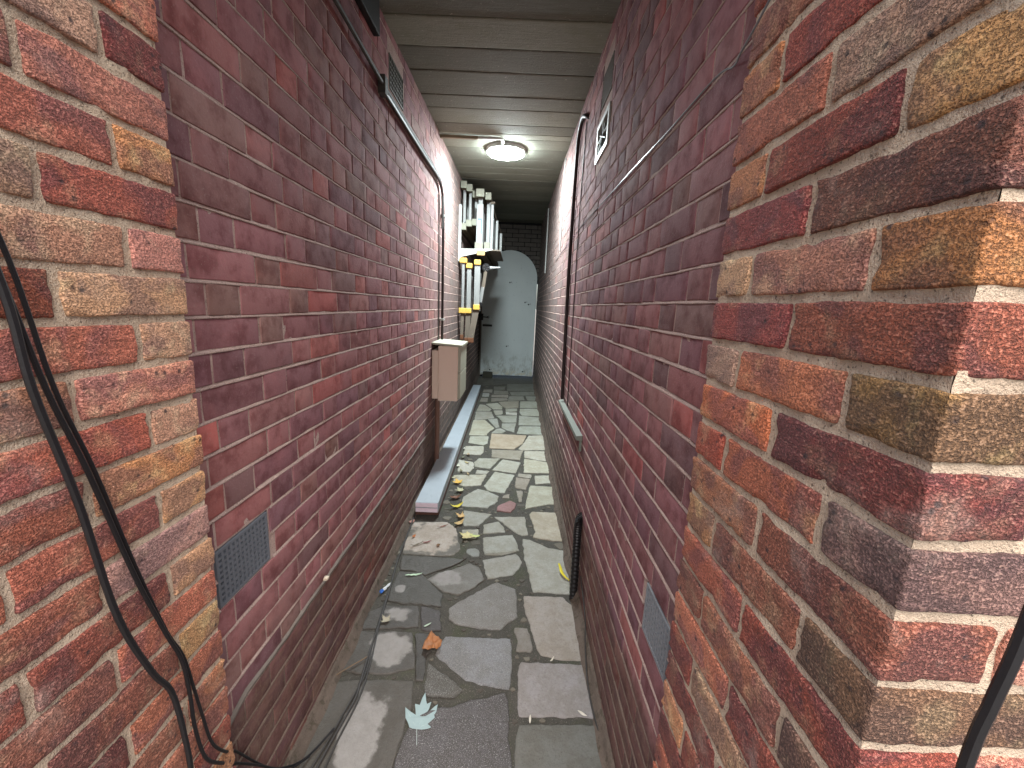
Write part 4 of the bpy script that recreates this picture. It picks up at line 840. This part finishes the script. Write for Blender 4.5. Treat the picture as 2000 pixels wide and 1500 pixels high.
# ================================================================ LADDERS
M_ALU = simple('aluminium', (166, 168, 166), .55, .15, .2, 60, k=.7); M_WOOD = simple('old_white_paint', (160, 160, 142), .7, 0, .3, 70, .3, k=.65)
M_DIRT = simple('dirty_timber', (112, 98, 72), .85, 0, .3, 50, .4, k=.6); M_YEL = simple('yellow_plastic', (214, 174, 84), .45, 0, .1, 40)
M_BROWN = simple('grey_brown_rail', (130, 118, 104), .8, 0, .25, 60, .3, k=.7)
def ladder(x, y0, L, z0, z1, w, label, hr=.065, rungs=8, rw=.030, plate=False, first=.10, yaw=0):
    t = empty('stored_ladder', (x, y0, z0), label, 'ladder', 'ladders stored on the left wall bracket')
    def P(m_): return m_
    for z in (z0, z1):
        a, b = (z, z+hr) if z == z0 else (z-hr, z)
        mb = MB(); mb.bbox(0, w, 0, L, a-z0, b-z0, .003); mb.build('ladder_rail', M_DIRT, t, loc=(0, 0, 0))
        mb = MB(); mb.bbox(-.004, w+.004, -.012, .012, a-z0-.004, b-z0+.004, .004); mb.build('end_cap', M_WOOD, t, loc=(0, 0, 0))
    for i in range(rungs):
        yy = first+i*(L-2*first)/(rungs-1); mb = MB(); mb.bbox(w/2-rw/2, w/2+rw/2, yy-.016, yy+.016, hr-.002, z1-z0-hr+.002, .004); mb.build('rung', M_ALU, t, loc=(0, 0, 0))
    t.rotation_euler = (0, 0, yaw); return t
ladder(-.672, 4.82, 2.3, 2.40, 2.905, .060, 'white-capped ladder nearest the wall on the upper bracket', yaw=-.01)
ladder(-.612, 4.86, 2.1, 2.445, 2.885, .058, 'second white-capped ladder from the wall on the upper bracket', yaw=-.01)
ladder(-.550, 4.92, 1.9, 2.468, 2.835, .060, 'shortest white-capped ladder, third from the wall', rungs=7)
tB = ladder(-.505, 4.86, 2.6, 2.195, 2.842, .085, 'tall ladder with a dark sticker on its end plate, on the upper bracket', hr=.075, rungs=7, rw=.05)
mb = MB(); mb.bbox(.006, .080, .03, .040, .07, .50, .002); mb.build('end_plate', M_ALU, tB, loc=(0, 0, 0))
mb = MB(); mb.box(.022, .070, .0275, .0292, .165, .345); st = mb.build('sticker', simple('sticker_slate', (84, 104, 116), .5, 0, .1), tB, loc=(0, 0, 0))
mb = MB()
for (a, b, c_, d) in ((.030, .052, .285, .320), (.032, .052, .262, .280), (.030, .052, .236, .258), (.028, .052, .212, .231), (.028, .050, .186, .207), (.028, .062, .168, .176)): mb.box(a, b, .0262, .0272, c_, d)
mb.build('sticker_print', simple('print_white', (232, 240, 244), .5, 0, .02), st, loc=(0, 0, 0))
ladder(-.405, 4.93, 2.4, 2.215, 2.825, .060, 'outermost tall ladder at the passage side of the upper bracket', hr=.07, rungs=6, rw=.045, first=.14)
t = empty('small_frame', (-.32, 5.2, 2.25), 'low aluminium frame leaning outside the stored ladders', 'ladder')
for i, (x, z1) in enumerate(((-.33, 2.72), (-.285, 2.60), (-.245, 2.50))):
    mb = MB(); mb.bbox(x-.014, x+.016, 5.0+i*.28, 5.03+i*.28, 2.22, z1, .003); mb.build('frame_leg', M_ALU, t)
mb = MB(); mb.tube([(-.345, 5.0, 2.735), (-.30, 5.0, 2.74)], .012, 6); mb.tube([(-.345, 4.98, 2.73), (-.215, 6.0, 2.46)], .008, 6); mb.bbox(-.35, -.22, 5.0, 6.1, 2.205, 2.22, .003); mb.build('frame_rail', M_BROWN, t)
t = empty('wall_bracket', (XL, 4.86, 2.1), 'white triangular shelf bracket holding the ladders on the left wall', 'bracket')
mb = MB(); mb.prism([(XL+.006, 2.095), (-.30, 2.190), (-.30, 2.200), (XL+.006, 2.192)], 4.80, 4.815, 'y'); mb.build('bracket_plate', M_WPL, t)
mb = MB(); mb.bbox(XL, XL+.028, 4.79, 4.83, 2.05, 2.66, .003); mb.build('bracket_upright', M_WPL, t)
mb = MB(); mb.bbox(-.475, -.385, 4.785, 4.802, 2.125, 2.178, .002); mb.build('timber_block', simple('raw_timber', (176, 142, 96), .8, 0, .2, 40), t)
# hanging step ladders with yellow fittings
def steps(x, y, z_top, z_mid, z_bot, w, label, lean=0.0, capw=.07):
    t = empty('step_ladder', (x, y, z_bot), label, 'ladder', 'folded step ladders hanging under the bracket')
    mb = MB(); mb.bbox(-w/2, w/2, 0, .03, z_mid-z_bot, z_top-z_bot, .004); mb.build('upper_rail', M_ALU, t, loc=(0, 0, 0))
    mb = MB(); mb.bbox(-w/2+.01, w/2-.012, .30, .33, z_mid-z_bot-.05, z_top-z_bot-.08, .004); mb.build('rear_rail', M_ALU, t, loc=(0, 0, 0))
    mb = MB(); mb.prism([(-w/2-.004+lean*0, z_mid-z_bot), (w/2+.004, z_mid-z_bot), (w/2+lean, 0.0), (-w/2+lean, 0.0)], .004, .03, 'y'); mb.build('lower_rail', M_BROWN, t, loc=(0, 0, 0))  # lower part in a darker grey-brown than the upper rail
    for z, h in ((z_top-z_bot-.01, .055), (z_mid-z_bot-.03, .06)):
        mb = MB(); mb.bbox(-capw/2, capw/2, -.02, .05, z, z+h, .006); mb.build('yellow_bracket', M_YEL, t, loc=(0, 0, 0))
    mb = MB(); mb.bbox(-w/2+lean-.004, w/2+lean+.004, -.004, .05, -.03, .03, .006); mb.build('rubber_foot', simple('rust_foot', (112, 70, 44), .8, 0, .3, 50), t, loc=(0, 0, 0))
    return t
steps(-.628, 4.80, 2.045, 1.50, 1.19, .030, 'step ladder with yellow ends hanging tight against the left wall', -.004, .082)
steps(-.566, 4.86, 1.995, 1.50, 1.15, .050, 'middle yellow-bracketed step ladder under the wall bracket', -.012)
steps(-.470, 4.84, 2.035, 1.545, 1.155, .066, 'bright white step ladder hanging outermost under the bracket', -.062, .075)
t = empty('folding_ladder', (-.38, 4.9, 1.5), 'multi-fold ladder with black riveted hinge jutting towards the door', 'ladder')
mb = MB(); mb.tube([(-.373, 4.88, 2.002), (-.373, 4.93, 2.002)], .046, 16); mb.build('black_hinge', M_BLK, t)
mb = MB()
for (a, r) in ((0, .028), (1.2, .026), (2.5, .028), (3.8, .026), (5, .028)): mb.tube([(-.373+r*math.cos(a), 4.872, 2.002+r*math.sin(a)), (-.373+r*math.cos(a), 4.88, 2.002+r*math.sin(a))], .005, 6)
mb.build('rivet', M_CHR, t)
mb = MB(); mb.tube([(-.376, 4.9, 1.97), (-.402, 4.9, 1.78)], .022, 6); mb.build('upper_leg', M_BROWN, t)
mb = MB(); mb.tube([(-.404, 4.9, 1.78), (-.430, 4.9, 1.60)], .022, 6); mb.build('lower_leg', M_ALU, t)
mb = MB(); mb.tube([(-.34, 4.9, 2.000), (-.21, 4.92, 2.012)], [.02, .008], 8); mb.build('silver_arm', M_ALU, t)
mb = MB(); mb.tube([(-.44, 4.88, 1.58), (-.44, 4.92, 1.58)], .034, 12); mb.tube([(-.44, 4.9, 1.56), (-.46, 4.9, 1.48)], .014, 8); mb.build('lower_hinge', M_BLK, t)
cable('orange_cord', [(-.60, 4.83, 2.12), (-.612, 4.82, 2.06), (-.616, 4.81, 2.0)], .004, simple('orange_cord', (190, 96, 40), .7), 'short orange cord hanging from the bracket', 'cord')
# ================================================================ LITTER
def leafmat(name, c1, c2, sc=60):
    m = N(name, .6); v = m.coord('obj'); cc = m.mix(m.noise(v, sc, 4, .7), rgb(c1, .9), rgb(c2, .9)); return m.fin(cc, m.bump(m.noise(v, sc*3, 3), .4, .001))
def leaf(pts, base, curl, mat, label, name='leaf', h=.006, cat='leaf', stem=None, group=None, wav=.004):
    """pts: outline (x,y) world; flat leaf with wavy relief, slight thickness"""
    P = [Vector((a, b, 0)) for a, b in pts]; c = sum(P, Vector())/len(P)
    P = [P[i].lerp(P[(i+1) % len(P)], k/3) for i in range(len(P)) for k in range(3)]; n = len(P); R = max((p-c).length for p in P)
    V = []; F = []; s = random.random()*50
    rings = (1.0, .8, .55, .3)
    for rr in rings:
        for p in P:
            q = c+(p-c)*rr; d = (q-c).length/R; z = curl*d*d*R+noise.noise(Vector((q.x*60, q.y*60, s)))*wav
            V.append(Vector((q.x-c.x, q.y-c.y, max(-h+.002, z))))
    V.append(Vector((0, 0, 0)))
    for r in range(3):
        for i in range(n): F.append((r*n+i, r*n+(i+1) % n, (r+1)*n+(i+1) % n, (r+1)*n+i))
    for i in range(n): F.append((3*n+i, 3*n+(i+1) % n, 4*n))
    nv = len(V); V2 = V+[v-Vector((0, 0, .0006)) for v in V]; F2 = F+[tuple(i+nv for i in f)[::-1] for f in F]+[(i, i+nv, (i+1) % n+nv, (i+1) % n) for i in range(n)]
    me = mesh(name, V2, F2, True); o = link(name, me, mat, loc=(c.x, c.y, fz(c.y)+h)); tag(o, label, cat, group)
    if stem:
        mb = MB(); mb.tube([(a-c.x, b-c.y, z_) for a, b, z_ in stem], .0011, 5); mb.build('stem', mat, o, loc=(0, 0, 0))
    return o
def oval(cx, cy, L, W2, ang, n=14, tip=.9):
    o = []
    for i in range(n):
        a = 2*PI*i/n; u = math.cos(a); v = math.sin(a)*(1-.35*abs(u))*W2/2; u = u*L/2*(1+.12*(abs(math.cos(a))**4)); o.append((cx+u*math.cos(ang)-v*math.sin(ang), cy+u*math.sin(ang)+v*math.cos(ang)))
    return o
def maple(cx, cy, R, ang, lobes=5, deep=.45):
    o = []; angs = [(-.5+.0)*PI+2*PI*(i+.5)/lobes for i in range(lobes)]
    for i in range(lobes):
        a = 2*PI*i/lobes+PI/2; L = R*(1 if i == 0 else (.85 if i in (1, lobes-1) else .6))
        for da, k in ((-.30, .62), (-.20, .80), (-.14, .72), (0, 1.0), (.14, .72), (.20, .80), (.30, .62)): o.append((a+da, L*k))
        o.append((a+PI/lobes, R*deep))
    return [(cx+r*math.cos(a+ang), cy+r*math.sin(a+ang)) for a, r in o]
MAPLE = [(-0.2958, 1.2172), (-0.3129, 1.2182), (-0.3238, 1.2213), (-0.3329, 1.2372), (-0.3472, 1.2551), (-0.3587, 1.295), (-0.334, 1.2786), (-0.3112, 1.2681), (-0.3174, 1.2871), (-0.3251, 1.3106), (-0.3057, 1.3074), (-0.3023, 1.3361), (-0.2958, 1.3617), (-0.2848, 1.3246), (-0.279, 1.3127), (-0.2641, 1.3215), (-0.2669, 1.2934), (-0.2785, 1.2658), (-0.2614, 1.2858), (-0.249, 1.3021), (-0.2372, 1.3127), (-0.2374, 1.283), (-0.2428, 1.2712), (-0.2387, 1.26), (-0.2606, 1.2368), (-0.2449, 1.2248), (-0.2549, 1.219), (-0.2766, 1.2152)]
MSTEM = [(-0.2962, 1.2189), (-0.2899, 1.1929), (-0.283, 1.1644)]
mc = Vector((MSTEM[0][0], MSTEM[0][1], 0)); mb = MB(); n_ = len(MAPLE)
def mz(x, y): return .0045+.05*abs(x-mc.x)*.6+.0012*noise.noise(Vector((x*70, y*70, 0)))
V = [(x-mc.x, y-mc.y, mz(x, y)+h_) for h_ in (0, .0007) for x, y in MAPLE]
F = [(i_, i_+n_, (i_+1) % n_+n_, (i_+1) % n_) for i_ in range(n_)]
from mathutils.geometry import tessellate_polygon
for tri in tessellate_polygon([[Vector((x, y, 0)) for x, y in MAPLE]]): F += [tuple(tri)[::-1], tuple(t_+n_ for t_ in tri)]
M_ML = leafmat('leaf_bluegrey', (156, 176, 178), (134, 156, 158))
ml = link('leaf', mesh('leaf', V, F), M_ML, loc=(mc.x, mc.y, fz(mc.y))); tag(ml, 'pale blue-grey maple leaf lying in the foreground', 'leaf')
mb = MB(); M_VEIN = simple('leaf_vein', (176, 190, 188), .6, k=.9)
for tip in (12, 5, 17, 8, 24):
    tx, ty = MAPLE[tip]; mb.tube([(0, 0, mz(mc.x, mc.y)+.0008), ((tx-mc.x)*.5, (ty-mc.y)*.5, mz((tx+mc.x)/2, (ty+mc.y)/2)+.0008), ((tx-mc.x)*.93, (ty-mc.y)*.93, mz(tx, ty)+.0008)], [.0007, .0005, .0002], 5)
mb.build('vein', M_VEIN, ml, loc=(0, 0, 0))
mb = MB(); mb.tube([(0, 0, .005), (MSTEM[1][0]-mc.x, MSTEM[1][1]-mc.y, .004), (MSTEM[2][0]-mc.x, MSTEM[2][1]-mc.y, .003)], .0011, 5); mb.build('stem', M_VEIN, ml, loc=(0, 0, 0))
lc = leaf([(-.352, 1.545), (-.345, 1.60), (-.33, 1.640), (-.300, 1.615), (-.272, 1.600), (-.270, 1.56), (-.292, 1.548), (-.305, 1.555), (-.325, 1.535)], 0, .28, leafmat('leaf_orange', (184, 124, 72), (120, 70, 40)), 'curled orange-brown dry leaf beside the speckled slab', h=.012, wav=.022)
LV = [(maple(-.424, 3.19, .060, .5), 'bright yellow maple leaf, topmost of the litter by the boards', (226, 186, 84), (196, 150, 60), .35),
 (maple(-.384, 3.05, .055, 2.1), 'pale cream curled leaf just below the top yellow leaf', (196, 196, 158), (160, 150, 120), .5),
 (oval(-.41, 2.93, .085, .05, .4), 'brown crumpled leaf in the litter beside the boards', (126, 84, 62), (92, 60, 44), .5),
 (oval(-.378, 2.80, .095, .038, .5), 'lemon-yellow curled leaf in the middle of the litter', (220, 206, 74), (190, 170, 60), .6),
 (maple(-.325, 2.665, .050, 1.2), 'tan yellow ragged leaf at the corner of a grey slab', (214, 180, 118), (170, 130, 80), .5),
 (oval(-.33, 2.57, .075, .042, .8), 'cream oval leaf with brown underside near the pale slab', (222, 198, 138), (150, 110, 70), .6),
 (maple(-.255, 2.435, .070, 2.7), 'large pink and yellow-green leaf on the path left of centre', (206, 170, 130), (196, 204, 140), .3),
 (oval(-.206, 2.43, .06, .03, 0), 'yellow-green leaf tip lying beside the pink leaf', (204, 212, 140), (180, 190, 120), .4),
 (oval(-.511, 2.037, .088, .018, .22), 'pale mint narrow willow leaf on the damp slab', (196, 220, 190), (176, 204, 176), .1),
 (oval(-.359, 1.692, .035, .010, .6), 'tiny pale mint leaf above the curled orange leaf', (190, 208, 184), (170, 190, 170), .1),
 (oval(.415, 1.65, .045, .022, 1.9), 'small mint leaf at the foot of the right wall', (186, 210, 186), (166, 190, 166), .2),
 (oval(-.506, 2.346, .055, .016, .25), 'small dark red leaf on the pale slab before the boards', (140, 60, 62), (110, 44, 44), .2),
 (oval(-.426, 2.315, .022, .03, .3), 'small brown folded leaf on the pale slab', (130, 96, 60), (96, 66, 40), .5),
 (oval(-.56, 2.315, .08, .012, .6), 'grey-brown shrivelled leaf strip on the pale slab', (118, 108, 88), (90, 80, 64), .3),
 (oval(-.435, 2.53, .075, .012, .5), 'narrow rust-brown leaf in front of the board ends', (122, 74, 54), (96, 56, 40), .3),
 (maple(-.561, 1.705, .035, .9), 'small cream dry leaf beside the cables', (176, 170, 150), (146, 138, 118), .5),
 (oval(-.655, 2.56, .045, .035, .9), 'pinkish dead leaf at the corner of the board stack', (176, 130, 116), (130, 90, 80), .6),
 (oval(-.60, 2.40, .03, .02, 1.2), 'small orange leaf by the cable near the left haunch', (196, 120, 60), (160, 90, 50), .4),
 (oval(.12, 1.269, .030, .009, 1.5), 'tiny white petal on the joint between the two nearest right slabs', (214, 208, 196), (190, 184, 170), .2),
 (oval(.322, 1.301, .036, .010, -.6), 'tiny white petal near the right wall, beside the nearest slabs', (214, 208, 196), (190, 184, 170), .2),
 (oval(.225, 1.533, .028, .008, .9), 'tiny white petal in the joint above the grey rectangular slab', (210, 204, 190), (186, 180, 166), .2)]
for i, (pts, lb, c1, c2, cu) in enumerate(LV): leaf(pts, 0, cu, leafmat('leaf_%d' % i, c1, c2), lb, h=.006, wav=.005)
# scattered pale litter along the boards further in
PL = [(-.475, 3.28, 'cream', 'cream curled dead leaf against the board edge above the yellow leaf', (204, 200, 166)), (-.43, 3.42, 'khaki', 'khaki dead leaf on the slab beside the boards', (150, 146, 112)), (-.47, 3.52, 'ivory', 'ivory scrap of dead leaf touching the boards', (222, 220, 200)),
 (-.40, 3.60, 'straw', 'straw-coloured dead leaf at the broken slab corner', (196, 180, 130)), (-.455, 3.72, 'dusky', 'dusky grey-green dead leaf in the dirt by the boards', (120, 122, 100)), (-.41, 3.80, 'buff', 'buff dead leaf just short of the square pale slab', (190, 170, 140)),
 (-.47, 3.95, 'white', 'near-white dead leaf, the farthest litter along the boards', (214, 212, 200)), (-.36, 3.36, 'tan', 'tan dead leaf lying on the pale slab nearest the yellow leaf', (172, 150, 110))]
for x, y, nm, lb, c_ in PL: leaf(oval(x, y, random.uniform(.04, .07), random.uniform(.018, .035), random.uniform(0, 3)), 0, .4, leafmat('leaf_'+nm, c_, tuple(v*.8 for v in c_)), lb, group='pale dead leaves along the boards', h=.006)
yp = leafmat('yellow_scrap', (236, 222, 60), (214, 196, 40)); sc_ = MB()
P = spline([(.322, 2.19, 0), (.325, 2.15, 0), (.328, 2.10, 0), (.345, 2.065, 0), (.366, 2.048, 0)], 5); V = []
for i, p in enumerate(P):
    wdt = .009*(1-abs(i/(len(P)-1)-.45)*.9); z = fz(p.y)+.006+.012*math.sin(i/(len(P)-1)*PI); tdir = (P[min(i+1, len(P)-1)]-P[max(i-1, 0)]).normalized(); nn = Vector((-tdir.y, tdir.x, 0))
    for s_ in (-1, 0, 1): V.append((p.x+nn.x*wdt*s_, p.y+nn.y*wdt*s_, z+(0 if s_ else .005)))
    for s_ in (-1, 0, 1): V.append((p.x+nn.x*wdt*s_, p.y+nn.y*wdt*s_, z+(0 if s_ else .005)-.001))
F = []
for i in range(len(P)-1):
    a, b = i*6, (i+1)*6; F += [(a, a+1, b+1, b), (a+1, a+2, b+2, b+1), (a+3, b+3, b+4, a+4), (a+4, b+4, b+5, a+5), (a, b, b+3, a+3), (a+2, a+5, b+5, b+2)]
sc_.add(V, F); tag(sc_.build('yellow_scrap', yp), 'bright yellow curved scrap on the pale slab by the black hose', 'litter')
t = empty('sweet_wrapper', (-.641, 1.9, .06), 'small blue and white twisted wrapper by the left wall', 'litter')
mb = MB(); mb.tube(spline([(-.650, 1.885, .064), (-.645, 1.893, .066), (-.640, 1.902, .067)], 3), [.004, .0095, .008, .0105, .008, .009, .006], 5); mb.build('blue_end', simple('wrapper_blue', (50, 110, 200), .3), t)
mb = MB(); mb.tube([(-.640, 1.902, .067), (-.634, 1.914, .066), (-.630, 1.922, .070), (-.622, 1.940, .069), (-.616, 1.952, .074)], [.006, .0095, .005, .007, .001], 5); mb.build('white_end', simple('wrapper_white', (220, 228, 232), .3), t)
mb = MB(); V, F = rbox(.008, .010, .007, .004, 0, 0, 0); mb.add([v+Vector((-.684+.012, 1.36, .535))+noise.noise_vector(v*300)*.003 for v in V], F); tag(mb.build('snail_shell', simple('shell', (214, 200, 180), .5), smooth=True), 'tiny pale snail shell on the left wall above the damp course', 'shell')
